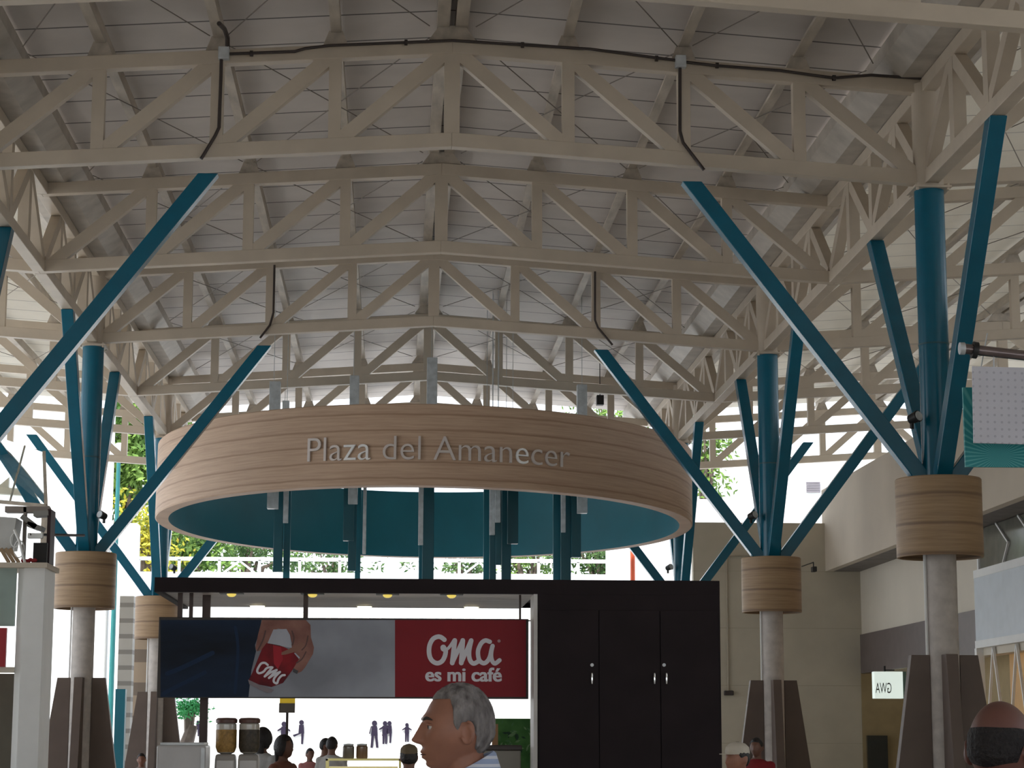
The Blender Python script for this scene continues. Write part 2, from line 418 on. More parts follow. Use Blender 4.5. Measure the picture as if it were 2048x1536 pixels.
# spotlights clamped to the struts near the forks
def spot(loc, label, rz=0):
    t = thing('spotlight', label, 'lamp', loc, rz, 'spotlights on the column struts')
    b = MB(); b.tube([(0,-.02,0), (0,-.16,.03)], [.06,.075], 14); b.build('lamp_housing', 'black', t, True)
    b = MB(); b.tube([(0,-.161,.03), (0,-.17,.032)], .062, 14); b.build('lamp_lens', 'silver', t, True)
    b = MB(); b.box((-.02,-.06,-.12), (.02,-.03,.02)); b.build('clamp', 'black', t)
for px, py, Y, lb, rz in ((1814, 858, Y1, 'on the left strut of the foremost right column', 0.6), (213, 1046, Y1+12, 'on the right strut of the second left column', -.6),
                      (1496, 1046, Y1+12, 'on the left strut of the second right column', .6), (352, 1146, Y1+24, 'on the right strut of the third left column', -.6),
                      (1332, 1146, Y1+24, 'on the left strut of the third right column', .6)):
    p = at(px, py, Y); spot(p+Vector((0, -.12, .1)), 'small black spotlight clamped '+lb, rz)

# ------------------------------------------------------------------ conduits on the trusses
def conduit(pts, label, r_=.022, mt='pipe_dark', clips=()):
    t = thing('cable_conduit', label, 'pipe')
    b = MB(); b.tube(pts, r_, 8); b.build('conduit_tube', mt, t, True)
    for c in clips:
        q = MB(); q.tube([Vector(c)-Vector((.02,0,0)), Vector(c)+Vector((.02,0,0))], r_*2, 10); q.build('clip', mt, t)
    return t
Yc = Y1-.12
def tp(px, py, Y=Yc): return at(px, py, Y)
conduit([tp(450,108), tp(590,103), tp(610,97), tp(660,91), tp(905,81), tp(1180,98), tp(1355,121)], 'dark cable conduit along the first column truss, between the two junction boxes', .02, clips=[tp(503,107), tp(812,85), tp(1045,90), tp(1313,117)])
conduit([tp(1370,124), tp(1430,131), tp(1560,141), tp(1668,156), tp(1742,150), tp(1842,157)], 'dark cable conduit running from the right junction box to the foremost right column', .02, clips=[tp(1434,131), tp(1668,156)])
conduit([tp(443,100), tp(442,150), tp(438,255), tp(430,272), tp(402,318)], 'dark conduit dropping from the left junction box to a teal strut')
conduit([tp(1360,130), tp(1360,262), tp(1366,285), tp(1408,340)], 'dark conduit dropping from the right junction box to a teal strut')
conduit([at(438, 50, Y1-.8)+Vector((0,0,.02)), at(449,58,Y1-.5), at(455,75,Y1-.25), tp(455,98)], 'short looped black conduit above the left junction box', .03)
for px, py, lb in ((448, 107, 'left'), (1361, 124, 'right')):
    p = tp(px, py); b = MB(); b.box((p.x-.07, p.y-.06, p.z-.08), (p.x+.07, p.y+.06, p.z+.08))
    tag(b.build('junction_box', 'silver', bevel=.01), 'small grey junction box on the truss at the first columns, the %s one' % lb, 'box')
Y3 = Y1+12-.12
conduit([at(549,530,Y3), at(547,625,Y3), at(540,650,Y3), at(520,676,Y3)], 'thin dark conduit dropping to the right strut of the second left column', .02)
conduit([at(1190,543,Y3), at(1190,640,Y3), at(1196,655,Y3), at(1225,690,Y3)], 'thin dark conduit dropping to the left strut of the second right column', .02)

# ------------------------------------------------------------------ the round ring
RC = Vector((0, 44.3, 0)); 
pl = at(313, 1044, 44.3); pr = at(1380, 1062, 44.3)
RC.x = (pl.x+pr.x)/2; RR = (pr.x-pl.x)/2
ring = thing('ring_canopy', 'large suspended wooden ring with teal inside, reading Plaza del Amanecer', 'sign', (RC.x, RC.y, 5.95), 0)
ring.rotation_euler = (R(-2.1), R(.45), 0)
H = 1.53; TH = .27; N = 128
def circ(r, z, n=N): return [(r*math.cos(2*PI*j/n), r*math.sin(2*PI*j/n), z) for j in range(n)]
b = MB(); b.loft([circ(RR-TH, .0), circ(RR-.02, 0), circ(RR, .02), circ(RR, H-.02), circ(RR-.02, H), circ(RR-TH, H)], cap=False); b.build('outer_band', 'wood', ring, True)
b = MB(); b.loft([circ(RR-TH, H), circ(RR-TH, 0.0)], cap=False); b.build('inner_band', 'teal_flat', ring, True, fix=False)

def text_mesh(s, size=1.0, bold=0.0, ext=0.0):
    cu = bpy.data.curves.new('t', 'FONT'); cu.body = s; cu.size = size; cu.offset = bold; cu.extrude = ext; cu.resolution_u = 4
    o = bpy.data.objects.new('t', cu); C.objects.link(o)
    dg = bpy.context.evaluated_depsgraph_get(); dg.update()
    me = bpy.data.meshes.new_from_object(o.evaluated_get(dg))
    vs_ = [tuple(v.co) for v in me.vertices]; fs = [tuple(p.vertices) for p in me.polygons]
    bpy.data.objects.remove(o); bpy.data.meshes.remove(me); bpy.data.curves.remove(cu)
    return vs_, fs
def text_chars(s, size=1.0, bold=0.0, ext=0.0):
    """list of (char, verts, faces) laid out in one line"""
    vs_, fs = text_mesh(s, size, bold, ext)
    # connected islands
    par = list(range(len(vs_)))
    def fd(a):
        while par[a] != a: par[a] = par[par[a]]; a = par[a]
        return a
    for f in fs:
        for i in range(1, len(f)): par[fd(f[i])] = fd(f[0])
    bounds = []; last = -1e9
    for i in range(1, len(s)+1):
        v2, _ = text_mesh(s[:i].rstrip() or s[:i], size, bold, 0) if s[i-1] != ' ' else ([], [])
        if v2: last = max(v[0] for v in v2)
        bounds.append(last)
    isl = {}
    for i in range(len(vs_)): isl.setdefault(fd(i), []).append(i)
    who = {}
    for r_, ids in isl.items():
        mx = max(vs_[i][0] for i in ids)
        for ci, bd in enumerate(bounds):
            if s[ci] != ' ' and mx <= bd+1e-4: who[r_] = ci; break
        else: who[r_] = len(s)-1
    out = []
    for ci, ch in enumerate(s):
        if ch == ' ': continue
        ids = [i for i in range(len(vs_)) if who[fd(i)] == ci]; mp = {i: k for k, i in enumerate(ids)}
        out.append((ch, [vs_[i] for i in ids], [tuple(mp[i] for i in f) for f in fs if f[0] in mp]))
    return out
M['letter'] = mat('brushed_letter', (0.66, 0.60, 0.57), 0.4, 0.15, var=.03)
M['letter_b'] = mat('lit_letter', (0.93, 0.94, 0.95), 0.3, 0.2, var=.02)  # paler copy of the letter metal: caught light put into the colour
chars = text_chars('Plaza del Amanecer', 0.66, -0.006, 0.02)
x0 = min(v[0] for c in chars for v in c[1]); x1 = max(v[0] for c in chars for v in c[1])
a0 = math.asin((at(615, 900, 38.9).x-RC.x)/RR); a1 = math.asin((at(1141, 900, 38.9).x-RC.x)/RR)
sc = (a1-a0)*RR/(x1-x0)
for ci, (ch, vv, ff) in enumerate(chars):
    b = MB(); q = []
    for x, y, z in vv:
        th = a0 + (x-x0)*sc/RR; rr = RR + .03 + z
        q.append((rr*math.sin(th), -rr*math.cos(th), .47 + y*sc*1.02))
    b.add(q, ff)
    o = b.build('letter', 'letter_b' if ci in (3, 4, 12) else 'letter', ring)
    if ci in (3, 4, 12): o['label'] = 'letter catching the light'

# clusters of square tubes standing inside the ring
def cluster(label, parts):
    t = thing('tube_cluster', label, 'post', (0,0,0), 0, 'tube clusters inside the ring')
    for (xa, xb, ytop, ybot, Y, m_) in parts:
        pa = at(xa, ytop, Y); pb = at(xb, ybot, Y)
        zlo = at(xa, 1172, Y).z if ybot >= 1155 else pb.z
        wd = max(.07, pb.x-at(xa, ybot, Y).x)
        xc = (at(xa, (ytop+ybot)/2, Y).x + at(xb, (ytop+ybot)/2, Y).x)/2
        b = MB(); b.box((xc-wd/2, Y-wd/2, zlo), (xc+wd/2, Y+wd/2, pa.z)); b.build('tube', m_, t, bevel=.008)
    xs_ = [(c_.x, c_.y) for c_ in [at((q[0]+q[1])/2, q[2], q[4]) for q in parts if q[2] < 900]]
    for q in parts:
        if q[2] < 900 or len(xs_) == 0:
            c_ = at((q[0]+q[1])/2, q[2], q[4]); b = MB(); b.tube([(c_.x, c_.y, c_.z-.05), (c_.x, c_.y, 10.9-.0686*abs(c_.x))], .006, 6); b.build('hanging_cable', 'silver', t)
    ya = min(q[4] for q in parts); yb = max(q[4] for q in parts); c0 = at(parts[0][0], 930, ya); c1 = at(parts[-1][1], 930, ya)
    lo = min(at(q[0], 930, q[4]).x for q in parts); hi = max(at(q[1], 930, q[4]).x for q in parts)
    b = MB(); b.box((lo, ya, c0.z-.12), (hi, ya+.05, c0.z-.04)); b.box(((lo+hi)/2-.03, ya, c0.z-.12), ((lo+hi)/2+.03, yb, c0.z-.04)); b.build('tie_bar', 'dark_teal', t)
    return t
cl = [
 ('leftmost cluster of teal and galvanised tubes through the ring', [(548,566,960,1144,43.9,'dark_teal'),(568,581,960,1157,44.1,'teal_flat'),(568,578,862,1046,43.7,'silver'),(537,559,764,1018,43.3,'silver'),(563,577,802,1000,44.6,'silver')]),
 ('second cluster of tubes from the left through the ring', [(687,708,960,1082,43.5,'dark_teal'),(697,713,940,1142,43.9,'dark_teal'),(711,722,940,1157,44.2,'teal_flat'),(698,717,752,1008,43.1,'silver'),(726,733,930,1108,43.4,'silver')]),
 ('middle cluster of tubes rising highest above the ring', [(853,874,716,960,43.0,'silver'),(845,868,930,1157,43.9,'dark_teal'),(837,847,920,1090,43.4,'silver'),(838,850,960,1157,44.1,'teal_flat')]),
 ('fourth cluster of tubes from the left through the ring', [(967,980,930,1157,44.2,'teal_flat'),(979,990,930,1070,43.3,'silver'),(979,992,1000,1157,43.6,'dark_teal'),(990,1001,925,1045,43.2,'silver'),(991,1003,960,1130,43.5,'dark_teal'),(1003,1022,930,1157,44.3,'dark_teal'),(1015,1036,940,1088,43.8,'dark_teal')]),
 ('rightmost cluster of teal and galvanised tubes through the ring', [(1106,1120,930,1157,44.2,'teal_flat'),(1122,1131,930,1065,43.4,'silver'),(1121,1141,940,1157,43.9,'dark_teal'),(1142,1161,940,1115,43.7,'dark_teal'),(1154,1174,770,1027,43.2,'silver')]),
]
for lb, ps in cl: cluster(lb, ps)

# ------------------------------------------------------------------ coffee kiosk
KY0, KY1 = 20.0, 22.7
kl = at(305, 1300, KY0).x; kr = at(1441, 1300, KY0).x
kt = at(870, 1158, KY0).z; kf = at(870, 1187, KY0).z; kc = at(1075, 1400, KY0).x
kiosk = thing('coffee_kiosk', 'dark brown box kiosk with open counter, standing under the ring', 'kiosk', (0, 0, 0))
b = MB(); b.box((kl, KY0, kf), (kr, KY0+.06, kt)); b.box((kl, KY0+.06, kf), (kl+.06, KY1, kt)); b.box((kr-.06, KY0+.06, kf), (kr, KY1, kt)); b.box((kl+.06, KY1-.06, kf+.03), (kr-.06, KY1, kt)); b.box((kl+.06, KY0+.06, kt-.06), (kr-.06, KY1-.06, kt-.01))
b.build('roof_fascia', 'kiosk', kiosk)
b = MB(); b.box((kl+.06, KY0+.06, kf+.02), (kc, KY1-.06, kf+.05)); b.build('kiosk_ceiling', 'kiosk_in', kiosk)
b = MB(); b.box((kc, KY0+.004, 0), (kr, KY0+.5, kf)); cab = b.build('cupboard_wall', 'kiosk', kiosk)
b = MB(); b.box((kc-.035, KY0+.004, 0), (kc, KY0+.5, kf)); b.build('side_panel', 'laminate', kiosk)
b = MB(); b.box((kl+.02, KY0+.05, 0), (kc-.04, KY0+.12, 1.06)); b.build('counter_front', 'kiosk', kiosk)
b = MB(); b.box((kl, KY0, 1.06), (kc-.04, KY0+.8, 1.1)); b.build('counter_top', 'laminate', kiosk, bevel=.005)
# cupboard doors
xs = [kc+.01, at(1198,1400,KY0).x, at(1321,1400,KY0).x, kr-.02]
for i in range(3):
    for z0, z1 in ((.1, 1.28), (1.30, kf-.15)):
        b = MB(); b.box((xs[i]+.004, KY0-.016, z0), (xs[i+1]-.004, KY0+.003, z1)); d = b.build('cupboard_door', 'kiosk', kiosk, bevel=.002)
        if z1 > 2:
            hx = {0: 1184, 1: 1309, 2: 1333}[i]; p = at(hx, 1357, KY0-.04)
            q = MB(); q.tube([(p.x, KY0-.012, p.z+.05), (p.x, KY0-.045, p.z+.045), (p.x, KY0-.05, p.z), (p.x, KY0-.045, p.z-.045), (p.x, KY0-.012, p.z-.05)], [.006,.009,.012,.009,.006], 10)
            q.build('handle', mat('chrome', (.8,.8,.8), .15, 1), d, True)
            if i != 1:
                hx = {0: 1184, 2: 1328}[i]; p = at(hx, 1330, KY0-.02); q = MB(); q.tube([(p.x, KY0-.012, p.z), (p.x, KY0-.03, p.z)], .016, 14); q.build('lock', 'silver', d, True)
# posts and hangers
for px, wd, ybt, nm in ((411, .075, None, 'corner_post'), (358, .045, 1236, 'banner_hanger'), (380, .035, 1236, 'banner_hanger'), (610, .045, 1236, 'banner_hanger'), (1040, .02, 1236, 'banner_hanger')):
    Yp = KY0+.75 if nm == 'corner_post' else KY0+.45
    p = at(px, 1300, Yp); z0 = 1.1 if nm == 'corner_post' else at(px, 1237, Yp).z-.05
    b = MB(); b.box((p.x-wd/2, Yp-wd/2, z0), (p.x+wd/2, Yp+wd/2, kf+.02)); b.build(nm, mat('post_brown', (.06,.035,.03), .5), kiosk)
def downlight(px, py, lit, i, Y):
    p = at(px, py, Y)
    t = thing('downlight', ('bright round recessed downlight' if lit else 'small yellow spot downlight on a dark plate') + ' in the kiosk ceiling, %s from the left' % ORD[i].replace('foremost','first'), 'lamp', (p.x, p.y, kf+.02), 0, 'kiosk ceiling lights')
    b = MB(); rr = .085 if lit else .1
    if lit: b.lathe([(.06,-.004),(rr,-.008),(rr,0.0),(.06,0.0)], n=24); b.build('trim_ring', 'white', t, True)
    else: b.box((-.11,-.09,-.012), (.11,.09,0)); b.build('trim_plate', 'black', t)
    b = MB(); b.sphere((0,0,-.012), (.075,.075,.045) if lit else (.045,.045,.03), 20, 10); b.build('lens', 'lamp_on' if lit else mat('warm_lens', (1,.8,.2), .3, emit=(1,.75,.15), es=1.6), t)
for i, px in enumerate((515, 729, 943)): downlight(px, 1213, True, i, KY1-.4)
for i, px in enumerate((463, 625, 775, 903)): downlight(px, 1193, False, i, KY0+.35)

# row of round bulbs above the banner
g = thing('bulb_string', 'row of round white bulbs along the back edge of the kiosk roof', 'lamp', (0,0,0))
zy = at(700, 1233, KY0+.62)
b = MB(); b.tube([(at(425,1233,KY0+.62).x, KY0+.62, zy.z-.03), (at(1062,1233,KY0+.62).x, KY0+.62, zy.z-.03)], .008, 6); b.build('cable', 'black', g)
for i in range(26):
    p = at(430+25.2*i, 1234, KY0+.62); b = MB(); b.sphere((p.x, p.y, zy.z+.002), .03, 12, 8); b.build('bulb', 'bulb', g, True)

# ------------------------------------------------------------------ banner with the printed picture
BY = KY0+.40
P0 = at(318, 1236, BY); P1 = at(1057, 1397, BY)
BX0, BX1, BZ1, BZ0 = P0.x, P1.x, at(690,1236,BY).z, at(690,1397,BY).z
ban = thing('menu_banner', 'wide printed banner, hand with red cup and red panel reading OMA es mi café', 'sign', (0,0,0))
b = MB(); b.box((BX0, BY, BZ0), (BX1, BY+.05, BZ1)); b.build('frame', mat('banner_frame', (.03,.022,.018), .5), ban, bevel=.004)
def bp(px, py):   # photo position on the banner -> banner plane
    p = at(px, py, BY); return p.x, p.z
def poly_print(pts, m_, d, name, th=.0015, par=None):
    b = MB(); b.prism([bp(*p) for p in pts], BY-d-th, BY-d); return b.build(name, m_, par or ban)
def stroke(pts, wd, m_, d, name, n=10, th=.0015):
    """painted pen line: Catmull-Rom through photo points with round ends"""
    P = [Vector(p).to_2d() for p in pts]; Q = []
    for i in range(len(P)-1):
        p0, p1, p2, p3 = P[max(i-1,0)], P[i], P[i+1], P[min(i+2,len(P)-1)]
        for k in range(n):
            t = k/n; Q.append(.5*((2*p1)+(p2-p0)*t+(2*p0-5*p1+4*p2-p3)*t*t+(3*p1-p0-3*p2+p3)*t**3))
    Q.append(P[-1]); b = MB(); L_, R_ = [], []
    for i, q in enumerate(Q):
        dd = (Q[min(i+1,len(Q)-1)]-Q[max(i-1,0)]); dd = dd.normalized() if dd.length else Vector((1,0)); nn = Vector((-dd.y, dd.x))*wd/2
        L_.append(bp(*(q+nn))); R_.append(bp(*(q-nn)))
    for i in range(len(Q)-1):
        y_ = BY-d-3e-5*i
        b.add([(x_, y_, z_) for x_, z_ in (L_[i], R_[i], R_[i+1], L_[i+1])], [(0, 1, 2, 3)])
        q = Q[i+1]; cc = [bp(q.x+wd/2*math.cos(2*PI*k/14), q.y+wd/2*math.sin(2*PI*k/14)) for k in range(14)]
        b.add([(x_, y_-1.5e-5, z_) for x_, z_ in cc], [tuple(range(14))])
    q = Q[0]; b.add([(x_, BY-d+1e-5, z_) for x_, z_ in [bp(q.x+wd/2*math.cos(2*PI*k/14), q.y+wd/2*math.sin(2*PI*k/14)) for k in range(14)]], [tuple(range(14))])
    o = b.build(name, m_, ban, fix=False)
    for p_ in o.data.polygons:
        if p_.normal.y > 0: p_.flip()
    return o
M['p_grey'] = mat('print_grey_blur', (0.24, 0.25, 0.29), 0.45, spec=.15, scale=1.1, col2=(0.46, 0.49, 0.56))
M['p_navy'] = mat('print_navy_cloth', (0.004, 0.007, 0.014), 0.45, spec=.15, scale=1.3, col2=(0.012, 0.028, 0.065), stretch=(.6, 1, 2.2))
M['p_skin'] = mat('print_skin', (0.20, 0.085, 0.07), 0.45, spec=.15, scale=5, col2=(0.36, 0.18, 0.145))
M['p_skin2'] = mat('print_skin_light', (0.30, 0.15, 0.115), 0.45, spec=.15, scale=5)
M['p_cup'] = mat('print_cup_red', (0.10, 0.005, 0.010), 0.4, spec=.15, scale=4, col2=(0.34, 0.012, 0.02))
M['p_red'] = mat('print_panel_red', (0.26, 0.014, 0.022), 0.4, spec=.15, var=.03)
M['p_lid'] = mat('print_cup_white', (0.42, 0.43, 0.50), 0.4)
M['p_dark'] = mat('print_dark', (0.02, 0.015, 0.02), 0.4)
poly_print([(321,1240),(790,1240),(790,1394),(321,1394)], 'p_grey', 0, 'print_background')
poly_print([(321,1240),(523,1240),(520,1262),(510,1290),(512,1303),(503,1340),(497,1394),(321,1394)], 'p_navy', .002, 'print_jacket')
poly_print([(790,1240),(1052,1240),(1052,1394),(790,1394)], 'p_red', .002, 'print_red_panel')
poly_print([(524,1240),(612,1240),(621,1250),(622,1275),(628,1295),(626,1308),(610,1335),(603,1343),(594,1347),(586,1343),(585,1333),(592,1322),(582,1314),(570,1308),(566,1306),(580,1297),(584,1287),(580,1270),(574,1260),(556,1257),(548,1262),(537,1285),(530,1298),(514,1303),(511,1296),(516,1270)], 'p_skin', .004, 'print_hand')
poly_print([(547,1259),(573,1258),(580,1270),(584,1296),(560,1292),(535,1287)], 'p_lid', .006, 'print_lid')
poly_print([(533,1286),(560,1291),(586,1302),(600,1315),(585,1340),(566,1366),(543,1374),(512,1368),(497,1361),(505,1345),(515,1320),(524,1298)], 'p_cup', .006, 'print_cup')
M['p_base'] = mat('print_cup_base_grey', (0.20, 0.16, 0.18), 0.4)
M['p_shade'] = mat('print_hand_brown', (0.10, 0.04, 0.035), 0.5)
M['p_fold'] = mat('print_jacket_blue', (0.012, 0.03, 0.075), 0.5, spec=.15)
M['p_bright'] = mat('print_cup_bright', (0.42, 0.02, 0.035), 0.4, spec=.15)
poly_print([(496,1359),(520,1370),(548,1380),(543,1385),(535,1386),(518,1379),(499,1369)], 'p_base', .008, 'print_cup_base')
poly_print([(546,1290),(562,1294),(566,1318),(556,1338),(548,1328)], 'p_bright', .0075, 'print_cup_glint')
poly_print([(588,1306),(591,1306),(600,1315),(598,1318)], 'p_lid', .010, 'print_cup_edge')
stroke([(584,1262),(588,1276),(585,1290)], 2.5, 'p_shade', .0095, 'print_finger_line', 6)
stroke([(604,1300),(612,1290),(616,1272)], 2.5, 'p_shade', .0095, 'print_finger_line', 6)
stroke([(593,1326),(604,1318),(612,1304)], 2.5, 'p_shade', .0095, 'print_finger_line', 6)
stroke([(531,1262),(526,1280),(516,1300)], 3, 'p_shade', .0095, 'print_finger_line', 6)
stroke([(332,1348),(365,1335),(425,1306)], 9, 'p_fold', .0035, 'print_jacket_fold', 8)
stroke([(326,1388),(350,1375),(410,1345)], 8, 'p_fold', .0035, 'print_jacket_fold', 8)
stroke([(470,1250),(476,1300),(470,1385)], 6, 'p_fold', .0035, 'print_jacket_fold', 8)
stroke([(645,1246),(668,1250),(700,1246)], 12, mat('print_blur_dark', (.10,.105,.13), .6), .001, 'print_blur_spot', 8)
poly_print([(563,1305),(590,1292),(604,1284),(609,1290),(596,1302),(572,1309),(563,1310)], 'p_skin2', .008, 'print_thumb')
poly_print([(586,1336),(597,1342),(594,1348),(586,1344)], 'p_dark', .006, 'print_nail')
# script logo on the red panel: O, m, a in one slanted hand
lg = 'logo_white'
stroke([(888.8,1279.5),(882,1274.5),(875,1273.6),(866,1278),(859.8,1289),(858,1302),(860,1314.5),(866,1323),(875,1326.5),(884,1322.4),(889.5,1312.7),(891.5,1303)], 9.2, lg, .004, 'logo_stroke_o')
stroke([(891.5,1303),(890.5,1297),(887.5,1292.5),(884,1294),(885,1299),(890,1300.5),(897,1296),(903,1288),(908,1280)], 6, lg, .0046, 'logo_loop_o')
stroke([(909.5,1281),(904.5,1326)], 9.5, lg, .004, 'logo_stroke_m_first', 4)
stroke([(904.5,1326),(925.5,1281)], 8.5, lg, .005, 'logo_link_m_first', 4)
stroke([(925.5,1281),(922.5,1326)], 9.5, lg, .004, 'logo_stroke_m_second', 4)
stroke([(922.5,1326),(942,1281)], 8.5, lg, .005, 'logo_link_m_second', 4)
stroke([(942.5,1281),(938.5,1300),(938.5,1314),(942,1323.5),(948,1327),(956,1323)], 9, lg, .004, 'logo_stroke_m_third')
stroke([(979.5,1283.5),(971,1281),(963,1286),(957,1298),(956,1309),(959,1321),(967.4,1326.5),(975,1322),(980,1312.7),(982.5,1302),(985,1292)], 8.8, lg, .0055, 'logo_bowl_a')
stroke([(985,1292),(982.6,1304),(982.4,1314),(985,1323),(990.3,1327),(999,1320.6)], 8.5, lg, .0062, 'logo_stem_a')
b = MB(); b.prism([bp(998+3.2*math.cos(k*PI/6), 1282+3.2*math.sin(k*PI/6)) for k in range(12)], BY-.0055, BY-.004); b.build('trademark_dot', mat('dot_pink', (.5,.3,.33), .5), ban)
# the same word on the printed cup
for k_, pts in enumerate(([(535.5,1330),(530,1325.9),(522.7,1327),(516.8,1335.3),(514.6,1342.5),(518.4,1346.5),(527,1343.5),(532.3,1337.4),(537,1335),(543,1334.5)],
            [(545,1335),(537,1344),(529.5,1353)], [(529.5,1353),(541,1345),(553.5,1340)], [(553.5,1340),(545,1349),(538,1356)], [(538,1356),(549,1349),(560,1344)], [(560,1344),(551,1353),(547.5,1360),(548.5,1364.5),(553,1367)],
            [(569.5,1350.2),(563.5,1351.3),(557.5,1358),(554.7,1366)])):
    stroke(pts, 4.4, lg, .0085+.0006*(k_ % 3), 'cup_logo_stroke', 6)
def flat_text(s, px0, px1, pyb, bold, m_, d, name, par, hscale=1.0, Yp=None, mirror=False, heavy=0):
    vs_, fs = text_mesh(s, 1.0, bold, 0.0)
    xa = min(v[0] for v in vs_); xb = max(v[0] for v in vs_)
    Yq = BY if Yp is None else Yp
    A = at(px0, pyb, Yq); B = at(px1, pyb, Yq); k = (B.x-A.x)/(xb-xa)
    for ch, vv, ff in text_chars(s, 1.0, bold, 0.0):
        b = MB()
        for q_ in ((0,) if not heavy else (-heavy, 0, heavy)):
            b.add([((A.x+(v[0]-xa)*k) + q_*k if not mirror else (B.x-(v[0]-xa)*k), Yq-d-abs(q_)*.02-q_*.01, A.z+v[1]*k*hscale) for v in vv], ff)
        b.build(name, m_, par, fix=False)
flat_text('es mi café', 851, 1003, 1362, .016, lg, .004, 'slogan_letter', ban, 1.0, heavy=.02)

# ------------------------------------------------------------------ things on the kiosk counter
CT = 1.1
def grinder(px, label, beans):
    Yg = KY0+.42; p = at(px, 1500, Yg)
    t = thing('coffee_grinder', label, 'grinder', (p.x, Yg, CT), 0, 'coffee grinders')
    zh = at(px, 1508, Yg).z-CT; zt_ = at(px, 1436, Yg).z-CT
    b = MB(); b.loft([[(sx*a, sy*c_, z) for sx, sy in ((-1,-1),(1,-1),(1,1),(-1,1))] for a, c_, z in ((.10,.13,0),(.095,.12,zh-.06),(.09,.09,zh))]); b.build('grinder_body', mat('steel_body', (.42,.40,.38), .4, .4), t, bevel=.02)
    b = MB(); b.lathe([(.05,zh),(.080,zh+.015),(.096,zh+.06),(.096,zt_-.06),(.085,zt_-.05)], n=28); b.build('bean_hopper', mat('hopper_glass', (.50,.47,.42), .08, var=.03, spec=.7), t, True)
    b = MB(); b.lathe([(.05,zh+.004),(.0825,zh+.018),(.0985,zh+.062),(.0985,zt_-.11),(.095,zt_-.108)], n=28); b.build('coffee_beans', beans, t, True)
    b = MB(); b.lathe([(.088,zt_-.05),(.10,zt_-.045),(.102,zt_-.015),(.085,zt_),(.02,zt_+.003)], n=28); b.build('hopper_lid', mat('lid_brown', (.11,.05,.04), .4), t, True)
    b = MB(); b.tube([(0,-.09,.12),(0,-.15,.10)], .02, 10); b.build('dosing_spout', 'black', t, True)
    return t
grinder(452, 'coffee grinder with an amber filled hopper under a brown lid, left of the pair', mat('amber_beans', (.34,.19,.045), .5, var=.2, scale=40))
grinder(498, 'coffee grinder with a dark brown filled hopper, right of the pair', mat('dark_beans', (.055,.042,.028), .5, var=.3, scale=40))
p = at(316, 1487, KY0+.3); q = at(414, 1487, KY0+.3)
t = thing('espresso_machine', 'boxy pale grey machine on the kiosk counter, at its left end', 'machine', (0,0,0))
b = MB(); b.box((p.x, KY0+.2, CT), (q.x, KY0+.7, p.z-.015)); b.build('machine_body', mat('pale_casing', (.50,.49,.49), .35), t, bevel=.02)
b = MB(); b.box((p.x+.03, KY0+.22, p.z-.015), (q.x-.02, KY0+.68, p.z+.01)); b.build('cup_tray', 'silver', t, bevel=.004)
b = MB(); b.box((q.x-.045, KY0+.19, CT+.05), (q.x-.01, KY0+.21, p.z-.04)); b.build('chrome_edge', 'silver', t)
# lit display case
p = at(655, 1517, KY0+.5); q = at(800, 1517, KY0+.5)
t = thing('display_case', 'gold framed glass display case with warm light on the counter', 'display case', (0,0,0))
b = MB()
for x in (p.x, q.x):
    for y in (KY0+.3, KY0+.7): b.box((x-.01, y-.01, CT), (x+.01, y+.01, p.z))
for y in (KY0+.3, KY0+.7): b.box((p.x-.01, y-.01, p.z-.018), (q.x+.01, y+.01, p.z))
for x in (p.x, q.x): b.box((x-.01, KY0+.3, p.z-.018), (x+.01, KY0+.7, p.z))
b.build('case_frame', mat('brass', (.55,.48,.2), .3, .8), t)
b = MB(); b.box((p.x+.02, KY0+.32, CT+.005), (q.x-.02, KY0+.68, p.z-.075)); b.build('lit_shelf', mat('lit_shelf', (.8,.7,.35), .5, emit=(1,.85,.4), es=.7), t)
for px, lb, col_ in ((697, 'left', (.16,.14,.12)), (724, 'right', (.20,.12,.07))):
    Yj = KY0+.5; a = at(px, 1500, Yj); zt_ = at(px, 1488, Yj).z; zb_ = p.z
    t = thing('glass_jar', 'small glass storage jar on the display case, the %s one' % lb, 'jar', (a.x, Yj, zb_), 0, 'jars on the display case')
    hh = zt_-zb_
    b = MB(); b.lathe([(.05,.0),(.055,.01),(.055,hh*.8),(.045,hh*.9)], n=24); b.build('jar_body', mat('jar_glass', col_, .1, spec=.8), t, True)
    b = MB(); b.lathe([(.048,hh*.9),(.05,hh*.92),(.048,hh),(.01,hh+.004)], n=24); b.build('jar_lid', 'silver', t, True)
# mural board with leaves at the right end of the kiosk
MY = KY1-.2
p = at(985, 1437, MY); q = at(1070, 1500, MY)
t = thing('leaf_mural', 'green board printed with leaf shapes at the right end of the kiosk', 'picture', (0,0,0))
b = MB(); b.box((p.x, MY, CT), (q.x, MY+.03, p.z)); b.build('board', mat('mural_green', (.06,.17,.05), .6, scale=5, col2=(.12,.30,.09), spec=.1), t)
for i in range(46):
    x = random.uniform(p.x+.03, q.x-.03); z = random.uniform(p.z-.42, p.z-.03); a = random.uniform(0, PI); l = random.uniform(.02,.045)
    b = MB(); b.prism([(x+l*math.cos(a), z+l*math.sin(a)), (x+.4*l*math.cos(a+PI/2), z+.4*l*math.sin(a+PI/2)), (x-l*math.cos(a), z-l*math.sin(a)), (x+.4*l*math.cos(a-PI/2), z+.4*l*math.sin(a-PI/2))], MY-.002-.0006*i, MY-.001-.0006*i)
    b.build('printed_leaf', random.choice([mat('leaf_a', (.10,.26,.09), .6), mat('leaf_b', (.02,.07,.03), .6), mat('leaf_c', (.22,.38,.17), .6)]) if i < 3 else random.choice([bpy.data.materials[k.name] for k in bpy.data.materials if k.name.startswith('leaf_')]), t)
p = at(958, 1490, KY0+.6); q = at(1042, 1490, KY0+.6)
